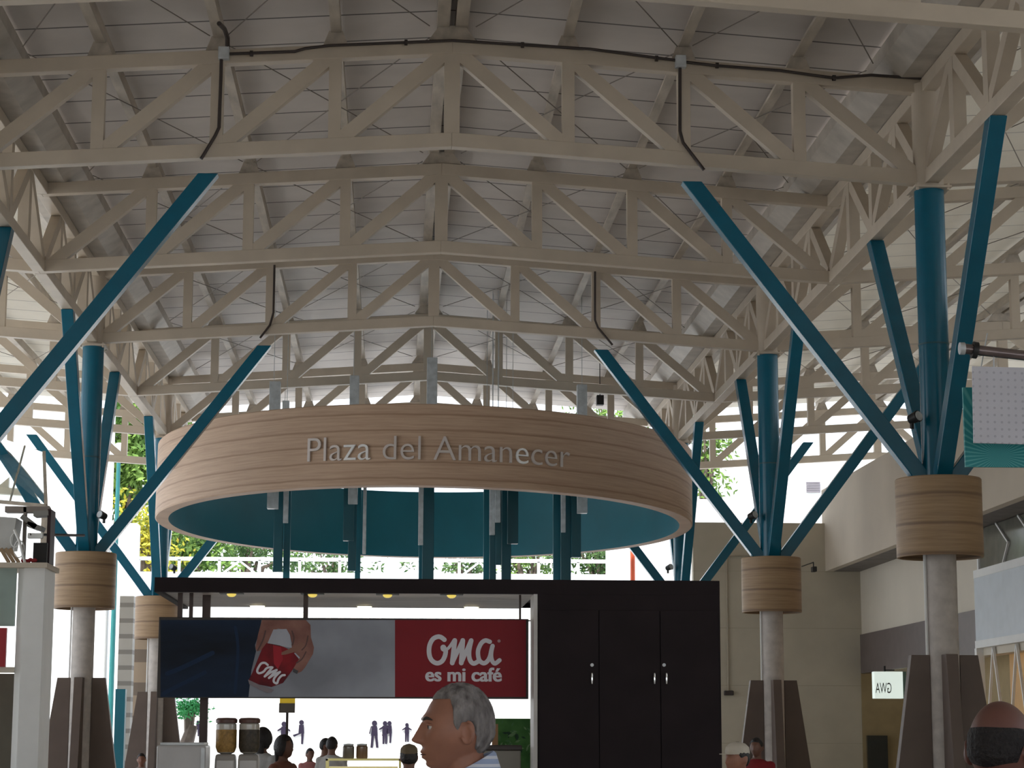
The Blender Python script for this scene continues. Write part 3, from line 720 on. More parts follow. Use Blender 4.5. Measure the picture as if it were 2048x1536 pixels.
t = thing('cash_register', 'dark topped grey till on the counter behind the man', 'till', (0,0,0))
b = MB(); b.box((p.x, KY0+.45, p.z-.05), (q.x, KY0+.75, p.z)); b.build('till_top', 'pipe_dark', t, bevel=.01)
b = MB(); b.box((p.x+.01, KY0+.46, CT), (q.x-.01, KY0+.74, p.z-.05)); b.build('till_body', mat('till_grey', (.25,.23,.20), .5), t, bevel=.01)
p = at(990, 1448, KY0+1.2); b = MB(); b.box((p.x-.03, p.y-.015, CT+.0), (p.x+.03, p.y+.015, p.z))
tag(b.build('wooden_board', mat('tan_wood', (.5,.27,.13), .6)), 'narrow tan wooden board standing on the back counter behind the man', 'board')
b = MB(); b.box((kl+.9, KY0+1.1, 0), (kc-.05, KY0+1.35, CT)); tag(b.build('back_counter', 'kiosk'), 'low dark counter inside the kiosk behind the machines', 'counter')
# yellow and grey hanging sign beyond the kiosk
p = at(575, 1400, 34); t = thing('hanging_sign', 'small hanging sign with a yellow top seen under the banner', 'sign', (p.x, 34, p.z))
b = MB(); b.box((-.12,-.03,-.05), (.12,.03,.4)); b.build('sign_head', mat('sign_yellow', (.9,.6,.03), .5, emit=(1,.7,.05), es=.3), t)
b = MB(); b.box((-.13,-.03,-.2), (.12,.03,-.05)); b.build('sign_body', mat('sign_grey', (.12,.10,.08), .5), t)
b = MB(); b.box((-.02,-.0,-p.z), (.02,.02,-.2)); b.build('sign_post', 'pipe_dark', t)

# ------------------------------------------------------------------ right hand building
XW = 11.3; YF = 54.0; XO = 10.4
def wy(px): return atX(px, 1300, XW).y
b = MB(); b.box((at(1386, 1100, YF).x, YF, 0), (XW+2.5, YF+.3, at(1450,1045,YF).z)); struct(b.build('wall_far', 'beige'))
b = MB(); b.box((XW, 20, 3.25), (XW+.3, YF, 7.9)); struct(b.build('wall_right', 'wall_cream'))
b = MB(); b.box((XO, 20, 5.82), (XO+.2, YF+.3, 7.95)); struct(b.build('trim_2', 'fascia'))
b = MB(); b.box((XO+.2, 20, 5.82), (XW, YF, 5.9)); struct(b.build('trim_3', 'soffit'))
b = MB(); b.box((XW+.3, 10, 7.75), (46, YF, 7.85)); struct(b.build('bounce_roof', 'plaster_white'))  # unseen roof of the right building, widened and whitened to bounce sun upward
# shop fronts below: interior back plane
b = MB(); b.box((XW+1.2, 20, 0), (XW+1.3, YF, 3.6)); b.box((XW-.05, YF-.06, 0), (XW+1.2, YF-.01, 3.22)); struct(b.build('wall_shop', mat('ochre_render', (.36,.27,.14), .8)))
yb0, yb1 = wy(1846), YF-.02
b = MB(); b.box((XW-.06, wy(1962), 3.22), (XW-.003, YF-.07, 4.2)); o = b.build('shop_signband', 'band'); tag(o, 'plain brown sign band above the shops on the right, behind the foremost right column', 'sign band')
t = thing('glazed_shopfront', 'shop front with pale blue panel and white framed window at the right edge', 'shop front', (XW, 0, 0))
y0, y1 = 33.0, wy(1964)
b = MB(); b.box((-.12, y0, 3.55), (0, y1, 4.82)); b.build('blue_panel', 'panel_blue', t)
b = MB(); b.box((-.06, y0, 4.98), (0, y1-.3, 5.80)); gl = b.build('upper_window', 'glassy', t)
b = MB(); b.box((-.13, y0, 4.82), (0, y1, 4.98)); b.box((-.1, y1-.3, 4.98), (0, y1-.2, 5.8)); b.build('window_frame', 'white', t)
b = MB()
for k in range(3): b.beam((-.08, y1-1.6-k*1.5, 5.8), (-.08, y1-2.4-k*1.5, 5.35), .04, .04); b.beam((-.08, y1-2.4-k*1.5, 5.35), (-.08, y1-2.0-k*1.5, 4.98), .04, .04)
b.build('glazing_bars', 'white', t)
b = MB(); b.box((-.14, y0, 3.40), (.02, y1, 3.55)); b.build('white_lintel', 'white', t)
b = MB(); b.box((-.14, y1-.1, 0), (.02, y1+.05, 3.40)); b.build('white_post', 'white', t)
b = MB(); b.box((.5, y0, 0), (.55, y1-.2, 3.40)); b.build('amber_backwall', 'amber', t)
b = MB()
for k in range(5):
    ya = y1-1.0-k*1.6; b.beam((-.05, ya, 3.4), (-.05, ya+.62, 1.6), .05, .05); b.beam((-.05, ya, 3.4), (-.05, ya-.62, 1.6), .05, .05)
b.build('triangle_bars', 'white', t)
# lit sign seen from behind (reversed letters)
YS = 50.5; p = at(1748, 1343, YS); q = at(1797, 1397, YS)
t = thing('lightbox_sign', 'lit white lightbox with reversed letters under the brown band', 'sign', (0,0,0))
b = MB(); b.box((p.x, YS, q.z), (q.x+.12, YS+.25, p.z)); b.build('sign_box', mat('sign_face', (.85,.9,.85), .4, emit=(.85,.98,.9), es=1.5), t, bevel=.01)
flat_text('GWA', 1751, 1783, 1386, 0.0, 'pipe_dark', .01, 'reversed_letter', t, 2.2, YS, True)
b = MB(); b.box((q.x+.12, YS, q.z), (q.x+.2, YS+.25, p.z)); b.build('sign_edge', mat('sign_edge', (.12,.2,.17), .4), t)
b = MB(); b.box(((p.x+q.x)/2-.02, YS+.1, p.z), ((p.x+q.x)/2+.02, YS+.14, 3.3 if p.z < 3.3 else p.z+.05)); b.box(((p.x+q.x)/2, YS+.1, p.z+.02), (XW+.02, YS+.14, p.z+.05)); b.build('bracket', 'black', t)
# dark doorway
b = MB(); p = at(1735, 1471, YF-.2); q = at(1775, 1471, YF-.2)
o_ = MB(); o_.box((p.x, YF-.2, 0), (q.x, YF-.07, p.z)); tag(o_.build('dark_doorway', mat('dark_glass', (.03,.035,.035), .15)), 'narrow dark glass door in the corner below the reversed sign', 'door')
# wall camera and conduit on the far wall
p = at(1458, 1386, YF-.1)
t = thing('wall_lamp', 'small wall lamp at the foot of a thin conduit on the beige wall', 'lamp', (p.x, YF, p.z))
b = MB(); b.box((-.12,-.12,-.06), (.12,0,.06)); b.build('lamp_body', 'pipe_dark', t, bevel=.02)
top = at(1456, 1112, YF).z-p.z
b = MB(); b.tube([(0,-.03,.05), (0,-.03,top), (.9,-.03,top)], .02, 8); b.build('conduit', mat('conduit_beige', (.40,.34,.26), .6), t, True)
p = at(1627, 1136, 52.5)
t = thing('security_camera', 'black security camera hanging near the beige wall under the soffit', 'camera', (p.x, 52.5, p.z))
b = MB(); b.box((-.05,-.15,-.1), (.06,.1,.03)); b.build('camera_body', 'black', t, bevel=.015)
b = MB(); b.tube([(0,0,.02), (0,0,.14), (.0,1.5,.16)], .015, 8); b.build('bracket', 'black', t)

# ------------------------------------------------------------------ hanging boards from a pipe at the right
HY = 20.6
p = at(1925, 697, HY); q = at(2120, 722, HY)
t = thing('banner_pole', 'brown steel pole end with clamp crossing the right edge', 'pole', (0,0,0))
b = MB(); b.tube([p, q+Vector((1.6,0,-.15))], .052, 20); b.build('pole_tube', mat('steel_pole', (.20,.16,.16), .25, .7), t, True)
b = MB(); b.tube([p-Vector((.03,0,0)), p+Vector((.02,0,0))], .062, 20); b.build('end_cap', 'silver', t, True)
pc = p.lerp(q, .1); b = MB(); b.tube([pc, pc+Vector((.05,0,-.008))], .085, 20); b.build('clamp', 'black', t, True)
pz = at(1925, 735, HY); 
def board(x0, x1, yt0, yb, Y, th):
    A = at(x0, yt0, Y); B = at(x0, yb, Y); D = at(x1, yt0+10, Y)
    return A, B, D
M['perf'] = mat('perforated_board', (0.50, 0.50, 0.56), 0.5, var=.02)
def dots_mat():
    m = mat('dotted_board', (0.66, 0.66, 0.74), 0.5, var=.02); n = m.node_tree; L = n.links; bs = n.nodes['Principled BSDF']
    base = bs.inputs['Base Color'].links[0].from_socket
    t_ = n.nodes.new('ShaderNodeTexCoord'); mp = n.nodes.new('ShaderNodeMapping'); mp.inputs['Scale'].default_value = (14, 1, 14)
    v = n.nodes.new('ShaderNodeTexVoronoi'); v.inputs['Randomness'].default_value = 0; v.inputs['Scale'].default_value = 1
    k = n.nodes.new('ShaderNodeMath'); k.operation = 'LESS_THAN'; k.inputs[1].default_value = .18
    L.new(t_.outputs['Object'], mp.inputs[0]); L.new(mp.outputs[0], v.inputs[0]); L.new(v.outputs['Distance'], k.inputs[0])
    mx = n.nodes.new('ShaderNodeMix'); mx.data_type = 'RGBA'; L.new(k.outputs[0], mx.inputs[0]); L.new(base, mx.inputs[6]); mx.inputs[7].default_value = (.50,.50,.58,1); L.new(mx.outputs[2], bs.inputs['Base Color']); return m
def rays_mat():
    m = mat('ray_board', (0.02, 0.26, 0.27), 0.5, var=.03); n = m.node_tree; L = n.links; bs = n.nodes['Principled BSDF']
    t_ = n.nodes.new('ShaderNodeTexCoord'); s = n.nodes.new('ShaderNodeSeparateXYZ'); L.new(t_.outputs['Object'], s.inputs[0])
    a = n.nodes.new('ShaderNodeMath'); a.operation = 'ARCTAN2'; L.new(s.outputs['Z'], a.inputs[0]); L.new(s.outputs['X'], a.inputs[1])
    f = n.nodes.new('ShaderNodeMath'); f.operation = 'MULTIPLY'; L.new(a.outputs[0], f.inputs[0]); f.inputs[1].default_value = 44
    si = n.nodes.new('ShaderNodeMath'); si.operation = 'SINE'; L.new(f.outputs[0], si.inputs[0])
    r_ = n.nodes.new('ShaderNodeValToRGB'); r_.color_ramp.elements[0].color = (0.015, .27, .29, 1); r_.color_ramp.elements[1].color = (.11, .45, .45, 1); L.new(si.outputs[0], r_.inputs[0]); L.new(r_.outputs[0], bs.inputs['Base Color']); return m
A = at(1942, 733, HY); Bz = at(1942, 886, HY).z; Xr = at(2048, 800, HY).x+.75
t = thing('white_hanging_board', 'pale board with a dot grid hanging from the steel pole at the right edge', 'sign', (A.x, HY, Bz)); t.rotation_euler = (0, R(.9), 0)
b = MB(); b.box((0, -.015, 0), (Xr-A.x, .015, A.z-Bz)); b.build('board_panel', dots_mat(), t)
for dx in (.22, .9):
    b = MB(); b.tube([(dx, 0, A.z-Bz-.02), (dx, 0, A.z-Bz+.13)], .008, 8); b.build('hook', 'silver', t)
A2 = at(1925, 775, HY+.5); B2z = at(1925, 934, HY+.5).z
t = thing('teal_hanging_board', 'teal board with radiating rays hanging behind the white board', 'sign', (A2.x+.35, HY+.5, B2z+.12)); t.rotation_euler = (0, R(-.1), 0)
b = MB(); b.box((-.35, -.02, -.12), (1.2, .02, A2.z-B2z-.12)); b.build('board_panel', rays_mat(), t)
for dx in (-.2, .9):
    b = MB(); b.tube([(dx, 0, A2.z-B2z-.14), (dx, -.45, A2.z-B2z+.36)], .006, 8); b.build('hanging_wire', 'silver', t)

# ------------------------------------------------------------------ left hand shops
LY = 30.0
def lx(px, Y=LY): return at(px, 1300, Y).x
def lz(py, Y=LY, px=60): return at(px, py, Y).z
b = MB(); b.box((lx(42), LY, 0), (lx(84), LY+.9, lz(1126))); b.box((lx(28), LY+.1, 0), (lx(42), LY+1, lz(1126))); struct(b.build('wall_left', 'white'))
t = thing('left_shopfront', 'shop front with pale green panel and red sign at the left edge', 'shop front', (0,0,0))
b = MB(); b.box((lx(-200), LY+.05, lz(1252)), (lx(25), LY+.12, lz(1136))); b.build('green_panel', mat('pale_green_panel', (.30,.38,.34), .4), t)
b = MB(); b.box((lx(-200), LY-.02, lz(1334)), (lx(12), LY+.05, lz(1256))); b.build('red_sign', 'red', t)
b = MB(); b.box((lx(-200), LY+.05, lz(1345)), (lx(28), LY+.2, lz(1334))); b.build('lower_rail', 'wall_cream', t)
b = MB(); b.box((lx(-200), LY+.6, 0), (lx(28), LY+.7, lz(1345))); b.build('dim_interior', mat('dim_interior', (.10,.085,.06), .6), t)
b = MB(); b.box((lx(-200), LY-.1, lz(1136)), (lx(90), LY+1, lz(1126))); b.build('ledge', 'fascia', t)
t = thing('air_unit', 'grey slanted metal unit with wire frame on the left shop ledge', 'machine', (0,0,0))
b = MB(); b.add([(lx(-60),LY+.0,lz(1100)),(lx(14),LY,lz(1097)),(lx(22),LY,lz(1036)),(lx(-60),LY,lz(1030)),(lx(-60),LY+.5,lz(1100)),(lx(14),LY+.5,lz(1097)),(lx(22),LY+.5,lz(1036)),(lx(-60),LY+.5,lz(1030))],[(0,1,2,3),(7,6,5,4),(0,4,5,1),(1,5,6,2),(2,6,7,3),(3,7,4,0)]); b.build('casing', mat('unit_white', (.55,.55,.53), .5), t)
b = MB(); b.tube([(lx(20),LY-.05,lz(1060)),(lx(32),LY-.05,lz(1085)),(lx(44),LY-.05,lz(1126))], .02, 8); b.build('frame_tube', 'white', t)
for k in range(3):
    b = MB(); b.beam((lx(-6+k*9), LY-.04, lz(1098)), (lx(12+k*10), LY-.04, lz(1126)), .03, .05); b.build('slat', mat('slat_wood', (.35,.24,.14), .6), t)
for r_, px, py in ((.10, 30, 1080), (.12, 38, 1098)):
    b = MB(); p = at(px, py, LY-.05); b.tube([(p.x+r_*math.cos(a*PI/8)*.6, LY-.05, p.z+r_*math.sin(a*PI/8)) for a in range(17)], .008, 6, cap=False); b.build('wire_loop', 'white', t)
t = thing('rooftop_clutter', 'dark open box with grey metal plates on the left shop ledge', 'box', (0,0,0))
b = MB(); b.box((lx(56), LY+.1, lz(1124)), (lx(84), LY+.5, lz(1084))); b.build('dark_box', 'black', t)
b = MB(); b.box((lx(80), LY+.2, lz(1124)), (lx(87), LY+.6, lz(1015))); b.build('dark_upright', mat('maroon', (.03,.01,.015), .6), t)
for k, (a, c) in enumerate(((28, 1030), (40, 1045), (52, 1025))):
    b = MB(); b.beam((lx(a), LY+.3, lz(c)), (lx(a+30), LY+.3, lz(c+22-k*12)), .3, .07); b.build('metal_plate', mat('plate_grey', (.30,.29,.27), .5), t)
b = MB(); b.box((lx(46), LY, lz(1076)), (lx(76), LY+.1, lz(1066))); b.build('pale_bar', 'white', t)
b = MB(); b.box((lx(28), LY+.3, lz(1126)), (lx(34), LY+.4, lz(1010))); b.box((lx(-10), LY+.3, lz(1020)), (lx(80), LY+.5, lz(1008))); b.build('rack_frame', mat('rack_grey', (.33,.28,.25), .6), t)
for k in range(7):
    p = at(46+4*k+random.uniform(-1,1), 1121+random.uniform(-2,1), LY+.02); b = MB(); b.sphere((p.x, p.y, p.z), (.035,.03,.028), 10, 8)
    tag(b.build('red_fruit', 'red', smooth=True), 'small red round item in the heap on the left shop ledge', 'fruit', 'red items on the left ledge')
b = MB(); b.tube([at(60,1069,LY), at(168,1071,LY+2)], .02, 8); tag(b.build('ledge_rail', 'pipe_dark', smooth=True), 'thin dark horizontal rail between the left ledge and the column', 'rail')
# glass canopy far left
GY = 36
t = thing('glass_canopy', 'pale sloping glass canopy with thin bars at the left edge', 'canopy', (0,0,0))
g0 = [at(-40, 862, GY+3), at(88, 905, GY+3), at(92, 1012, GY), at(-40, 1000, GY)]
M['glass_c'] = mat('canopy_glass', (.86,.97,.98), .02, var=.02, trans=1.0)
M['glass_c'].node_tree.nodes['Principled BSDF'].inputs['IOR'].default_value = 1.08
b = MB(); b.add([tuple(p) for p in g0]+[tuple(p+Vector((0,.0,-.02))) for p in g0], [(0,1,2,3),(7,6,5,4),(0,4,5,1),(1,5,6,2),(2,6,7,3),(3,7,4,0)]); b.build('glass_pane', 'glass_c', t)
b = MB(); b.beam(g0[1], g0[2], .06, .06); b.beam(g0[3], g0[2], .06, .06); b.beam(g0[0].lerp(g0[1],.7), g0[3].lerp(g0[2],.45), .03, .03); b.build('canopy_bars', 'purlin', t)
b = MB(); b.box((g0[2].x-.06, GY-.06, 0), (g0[2].x+.06, GY+.06, g0[2].z)); b.build('canopy_post', 'purlin', t)

# ------------------------------------------------------------------ beyond the hall
def fbox(px0, px1, pyt, Y, D, name, m_, z0=0.0):
    a = at(px0, pyt, Y); c = at(px1, pyt, Y); b = MB(); b.box((a.x, Y, z0), (c.x, Y+D, (a.z+c.z)/2)); return b.build(name, m_)
M['block'] = lines_mat('white_blockwork', (0.80, 0.78, 0.74), (0.66, 0.60, 0.55), 2, .32, .03, .8, 0, .62, .03)
o = fbox(-150, 228, 700, 72, 1.0, 'white_building', 'plaster_white'); tag(o, 'tall plain sunlit white building far beyond the left columns', 'building')
o = fbox(229, 274, 1046, 72.0, 1.0, 'white_building', 'plaster_white'); tag(o, 'lower white building block left of the trees', 'building')
o = fbox(276, 1236, 1146, 76, 3, 'white_building', 'plaster_white'); tag(o, 'long low white building seen between ring and kiosk', 'building')
t = thing('white_building', 'tall sunlit white building beyond the right columns', 'building', (0,0,0))
a = at(1244, 905, 74); c = at(2300, 905, 74)
b = MB(); b.box((a.x, 74, 0), (c.x, 80, a.z)); b.build('building_wall', 'plaster_white', t)
p = at(1612, 963, 74); q = at(1640, 985, 74)
for k in range(6):
    zz = q.z+(p.z-q.z)*k/6; b = MB(); b.box((p.x, 73.93, zz), (q.x, 74, zz+.05)); b.build('louvre', mat('louvre_grey', (.22,.2,.22), .6), t)
o = fbox(1388, 1800, 1000, 66, .3, 'block_parapet', 'block'); tag(o, 'low white block wall above the beige wall', 'wall')
# railing on the long white building
t = thing('roof_railing', 'white railing with lattice braces on the long low white building', 'railing', (0,0,0))
zr = at(700, 1146, 76).z; b = MB(); x0_, x1_ = at(276,1146,76).x, at(1236,1146,76).x
b.box((x0_, 76.1, zr+.42), (x1_, 76.2, zr+.55)); b.build('top_rail', 'white', t)
for k in range(13):
    x = x0_+(x1_-x0_)*k/12; b = MB(); b.box((x-.05, 76.1, zr), (x+.05, 76.2, zr+.45)); b.build('rail_post', 'white', t)
    if k in (2, 8):
        xm = x+(x1_-x0_)/24; b = MB(); b.beam((xm-.55, 76.15, zr), (xm, 76.15, zr+.42), .06, .07); b.beam((xm+.55, 76.15, zr), (xm, 76.15, zr+.42), .06, .07); b.build('lattice_brace', 'white', t)
# red orange pole
p = at(1265, 1090, 60); b = MB(); b.tube([(p.x, 60, 0), (p.x, 60, p.z+1.2)], .07, 12); tag(b.build('orange_pole', mat('orange_paint', (.80,.13,.05), .5), smooth=True), 'orange red pole standing beyond the right end of the kiosk', 'pole')
# teal lamp post
p = at(238, 905, 64); t = thing('street_lamp', 'thin teal lamp post with white globe before the left trees', 'lamp', (p.x, 64, 0))
b = MB(); b.tube([(0,0,0), (0,0,p.z-.1)], [.09,.06], 12); b.build('lamp_post', mat('mint_paint', (.02,.18,.18), .5), t, True)
b = MB(); b.sphere((0,0,p.z+.1), .2, 14, 10); b.build('lamp_globe', 'white', t, True)
b = MB(); b.lathe([(.10,p.z-.12),(.12,p.z-.08),(.06,p.z-.02)], n=14); b.build('lamp_cap', 'black', t, True)
# stone clad strips and tan wall left of the third column
M['stone'] = lines_mat('stone_cladding', (.46,.43,.38), (.26,.24,.21), 2, .42, .12, .9)
o = fbox(240, 268, 1192, 58, .5, 'stone_pier', 'stone'); tag(o, 'tall stone clad pier left of the third left column', 'pier')
o = fbox(269, 300, 1276, 59, .4, 'tan_pier', lines_mat('tan_cladding', (.50,.38,.27), (.27,.21,.16), 2, .9, .35, .9)); tag(o, 'tan and brown banded pier behind the third left column', 'pier')
o = fbox(231, 251, 1378, 46, .25, 'teal_bollard', 'teal_flat'); tag(o, 'square teal post with brown edge beside the second left column', 'post')
# children mural wall
WYY = 70.0
o = fbox(340, 1240, 1415, WYY, .3, 'white_mural_wall', 'plaster_white'); tag(o, 'low white wall painted with child silhouettes, seen under the banner', 'wall')
M['sil'] = mat('silhouette_paint', (0.030, 0.024, 0.042), .9, spec=.1)
def sil(px, pyt, hpx, label, pose):
    t_ = at(px, pyt, WYY-.03); s = hpx/F_PX*WYY*1.02; z0 = t_.z-s
    t = thing('child_silhouette', label, 'painting', (t_.x, WYY-.02, z0), 0, 'painted child silhouettes')
    b = MB(); b.tube([(0,-.01,s*.90),(0,.01,s*.90)], s*.1, 16)
    b.prism([(-.10*s,.80*s),(.10*s,.80*s),(.12*s,.45*s),(-.12*s,.45*s)], -.01, .01)
    if pose == 0:
        b.prism([(-.11*s,.46*s),(-.01*s,.46*s),(-.05*s,0),(-.14*s,0)], -.01, .01); b.prism([(.01*s,.46*s),(.11*s,.46*s),(.16*s,0),(.07*s,0)], -.01, .01)
        b.prism([(-.10*s,.78*s),(-.16*s,.50*s),(-.2*s,.52*s),(-.13*s,.80*s)], -.01, .01)
    elif pose == 1:
        b.prism([(-.11*s,.46*s),(.03*s,.46*s),(-.30*s,.30*s),(-.36*s,.38*s)], -.01, .01); b.prism([(.0*s,.46*s),(.11*s,.46*s),(.08*s,0),(0,0)], -.01, .01)
    else:
        b.prism([(-.08*s,.78*s),(-.26*s,.66*s),(-.26*s,.60*s),(-.08*s,.68*s)], -.01, .01); b.prism([(.08*s,.78*s),(.26*s,.66*s),(.26*s,.60*s),(.08*s,.68*s)], -.01, .01)
        b.prism([(-.11*s,.46*s),(.0,.46*s),(-.02*s,0),(-.10*s,0)], -.01, .01); b.prism([(.0,.46*s),(.11*s,.46*s),(.10*s,0),(.02*s,0)], -.01, .01)
    b.v = [(x_, y_ - .004*(k_//8), z_) for k_, (x_, y_, z_) in enumerate(b.v)]
    b.build('painted_figure', 'sil', t)
sil(568, 1443, 48, 'painted child silhouette with open arms, right of the grinders', 2)
sil(603, 1440, 46, 'painted child silhouette lifting one leg', 1)
sil(749, 1441, 52, 'painted child silhouette standing with legs apart, left of the slim pair', 0)
sil(770, 1442, 44, 'slim painted child silhouette, left one of the close pair', 2)
sil(779, 1442, 42, 'slim painted child silhouette, right one of the close pair', 1)
sil(814, 1446, 36, 'painted child silhouette nearest the man in profile', 2)
sil(396, 1441, 30, 'small painted silhouette left of the kiosk post', 1)

# trees
def tree(px, py, Y, rx, rz, name, label, greens, n=2600, seed=1, leaf=.26):
    rnd = random.Random(seed); c = at(px, py, Y)
    t = thing(name, label, 'tree', (c.x, Y, 0), 0, 'trees beyond the hall')
    b = MB(); tips = []
    b.tube([(0,0,0),(rnd.uniform(-.2,.2),0,c.z*.45),(rnd.uniform(-.3,.3),0,c.z*.8)], [.32,.24,.15], 10)
    for k in range(9):
        a = rnd.uniform(0,2*PI); e = rnd.uniform(.2,1); q = Vector((math.cos(a)*rx*.7*e, math.sin(a)*rx*.6*e, c.z+rnd.uniform(-.5,.75)*rz)); tips.append(q)
        b.tube([(0,0,c.z*rnd.uniform(.5,.75)), (q.x*.5, q.y*.5, c.z*.75+q.z*.2), q], [.12,.08,.03], 6)
    b.build('trunk', 'trunk', t, True)
    b = MB(); 
    for k in range(26): tips.append(Vector((rnd.gauss(0,.5)*rx, rnd.gauss(0,.4)*rx, c.z+rnd.gauss(0,.45)*rz)))
    for k in range(n):
        q = rnd.choice(tips); s = min(rx, rz)*.27
        p = q + Vector((rnd.gauss(0,s), rnd.gauss(0,s), rnd.gauss(0,s*.8)))
        u = Vector((rnd.gauss(0,1), rnd.gauss(0,1), rnd.gauss(0,1))).normalized(); v = u.orthogonal().normalized(); l = leaf*rnd.uniform(.6,1.3)
        b.add([p-u*l*.5, p+v*l*.25, p+u*l*.5, p-v*l*.25], [(0,1,2,3)])
    b.build('foliage', greens, t, fix=False)
gA = leaf_mat('foliage_green', (.05,.12,.02), (.22,.34,.07)); gB = leaf_mat('foliage_yellow', (.55,.42,.03), (.30,.38,.06)); gC = leaf_mat('foliage_dark', (.035,.08,.02), (.12,.20,.06))
tree(266, 935, 90, 1.9, 3.0, 'tree', 'green tree behind the teal lamp post on the left', gA, 5200, seed=2, leaf=.36)
tree(288, 1085, 86, 1.2, 1.8, 'flowering_tree', 'tree with yellow flowers left of the ring', gB, 1300, seed=3)
tree(370, 1110, 92, 2.6, 1.6, 'tree', 'leafy tree under the left rim of the ring', gA, 3300, seed=4, leaf=.3)
tree(490, 1112, 96, 2.6, 1.2, 'tree', 'tree with spreading branches under the left part of the ring', gC, 1700, seed=5)
tree(660, 1128, 104, 2.4, .8, 'tree', 'low tree between the two left tube clusters', gC, 900, seed=6)
tree(930, 1122, 104, 2.4, 1.0, 'tree', 'low tree right of the middle tube cluster', gC, 1000, seed=7)
tree(1060, 1112, 100, 2.2, 1.3, 'tree', 'tree between the two right tube clusters', gA, 1500, seed=8)
tree(1205, 1110, 96, 1.9, 1.4, 'tree', 'tree right of the rightmost tube cluster', gC, 1800, seed=9)
tree(1215, 835, 105, 2.2, 1.2, 'tall_palm', 'bright green treetop above the right part of the ring', gA, 700, seed=10)
tree(1412, 930, 72, .8, 2.2, 'slender_tree', 'slender tree by the third right column', gA, 700, seed=11)

tree(378, 1416, 62, .42, .32, 'shrub', 'bright green shrub seen just under the left end of the banner', leaf_mat('shrub_green', (.05,.30,.08), (.10,.45,.14)), 900, seed=21, leaf=.12)
# black loudspeaker under the roof right of the ring
p = at(1200, 800, 47); t = thing('loudspeaker', 'small black loudspeaker hanging under the roof above the ring', 'speaker', (p.x, 47, p.z))
b = MB(); b.box((-.08,-.1,-.12), (.08,.1,.1)); b.build('speaker_box', 'black', t, bevel=.01)
b = MB(); b.tube([(0,0,.1), (0,0,zt(3.5)-p.z)], .01, 6); b.build('hanger', 'black', t)

# ------------------------------------------------------------------ people
def head_parts(b, cz, s=1.0, turn=0.0, lean=0.0, jaw=1.0, nose=1.0):
    """a head facing -Y with brow, sockets, nose, lips, chin and ears; centre at height cz"""
    n, m = 140, 150; rings = []
    def G(a, c_, w_): return math.exp(-((a-c_)/w_)**2)
    rotm = Matrix.Rotation(turn, 3, 'Z') @ Matrix.Rotation(lean, 3, 'X')
    for i in range(1, m):
        ph = PI*i/m; row = []
        for j in range(n):
            th = 2*PI*j/n
            x = math.sin(ph)*math.sin(th); y = -math.sin(ph)*math.cos(th); z = -math.cos(ph)
            zz = z*.122
            wd = .077; dp = .098
            if z < 0:
                wd *= 1 - .30*(-z)**1.6; 
            X = x*wd*(1+.06*(1-z*z)); Yy = y*dp
            if y < 0 and z < 0:
                sp_ = max(1e-4, math.sin(ph)); fr = min(1, -y/sp_)**1.5
                Yy *= 1 + fr*((1-abs(z)**3)**.4545/sp_ - 1)*.9
            if z > 0: Yy = Yy*(1+.03*z) + .006*z
            front = max(0, -y)
            if y < 0 and z < 0: Yy -= .027*(-z)**1.7*front       # face plane stays forward to the chin
            if y > 0 and z < -.15: Yy -= .055*(-z-.15)*y          # nape drawn in
            if front > .2:
                k = min(1, (front-.2)/.3)
                Yy -= k*(.007*G(zz,.029,.010)*G(abs(X),.026,.024))
                Yy -= k*(.004*G(zz,.033,.010)*G(X,0,.02))
                Yy += k*.008*G(zz,.006,.011)*G(abs(X),.032,.013)
                ns = 0
                if -.043 < zz < .024:
                    t_ = (.024-zz)/.060
                    ns = (.004+.027*min(1, t_)**1.1)*nose*min(1, (.024-zz)/.008)
                    if zz < -.031: ns *= max(0, (zz+.043)/.012)**.55
                wn = .0075+.007*max(0, min(1, (.022-zz)/.06))
                Yy -= k*ns*G(X,0,wn)
                Yy -= k*.006*nose*G(zz,-.031,.008)*G(abs(X),.014,.007)
                Yy -= k*(.0085*G(zz,-.063,.0058)+.0085*G(zz,-.0775,.0060))*G(X,0,.023)
                Yy += k*.004*G(zz,-.0705,.0028)*G(X,0,.022)
                Yy += k*.005*G(zz,-.089,.006)*G(X,0,.025)
                Yy -= k*.011*G(zz,-.102,.014)*G(X,0,.022)*jaw
                Yy -= k*.003*G(zz,-.018,.018)*G(abs(X),.048,.016)
            v = rotm @ (Vector((X, Yy, zz))*s); row.append((v.x, v.y, v.z+cz))
        rings.append(row)
    b.loft(rings)
    return rotm
def ear(b, cz, s, rotm, sx):
    rings = []
    for i in range(1, 12):
        ph = PI*i/12; row = []
        for j in range(16):
            th = 2*PI*j/16; a = math.sin(ph)*math.cos(th); c_ = math.sin(ph)*math.sin(th); z = -math.cos(ph)
            rr = math.sqrt(a*a+z*z); th_ = .007 if rr > .55 else .0035
            v = Vector((sx*(.079 + c_*th_*1.4 + .013*max(0, a+.3) ), .012 + a*.017, -.012 + z*.031 - a*.004))*s
            v = rotm @ v; row.append((v.x, v.y, v.z+cz))
        rings.append(row)
    b.loft(rings)
    pts = []
    for k in range(15):
        a = -0.5 + k/14*4.6
        v = rotm @ (Vector((sx*(.094-.010*math.sin(a*.5)), .014+math.sin(a+.2)*.017, -.010+math.cos(a+.2)*.030))*s); pts.append((v.x, v.y, v.z+cz))
    b.tube(pts, .0042*s, 10)
def curve(pts):
    def f(d):
        for (x0, y0), (x1, y1) in zip(pts, pts[1:]):
            if d <= x1: t = (d-x0)/(x1-x0); t = t*t*(3-2*t); return y0+(y1-y0)*t
        return pts[-1][1]
    return f
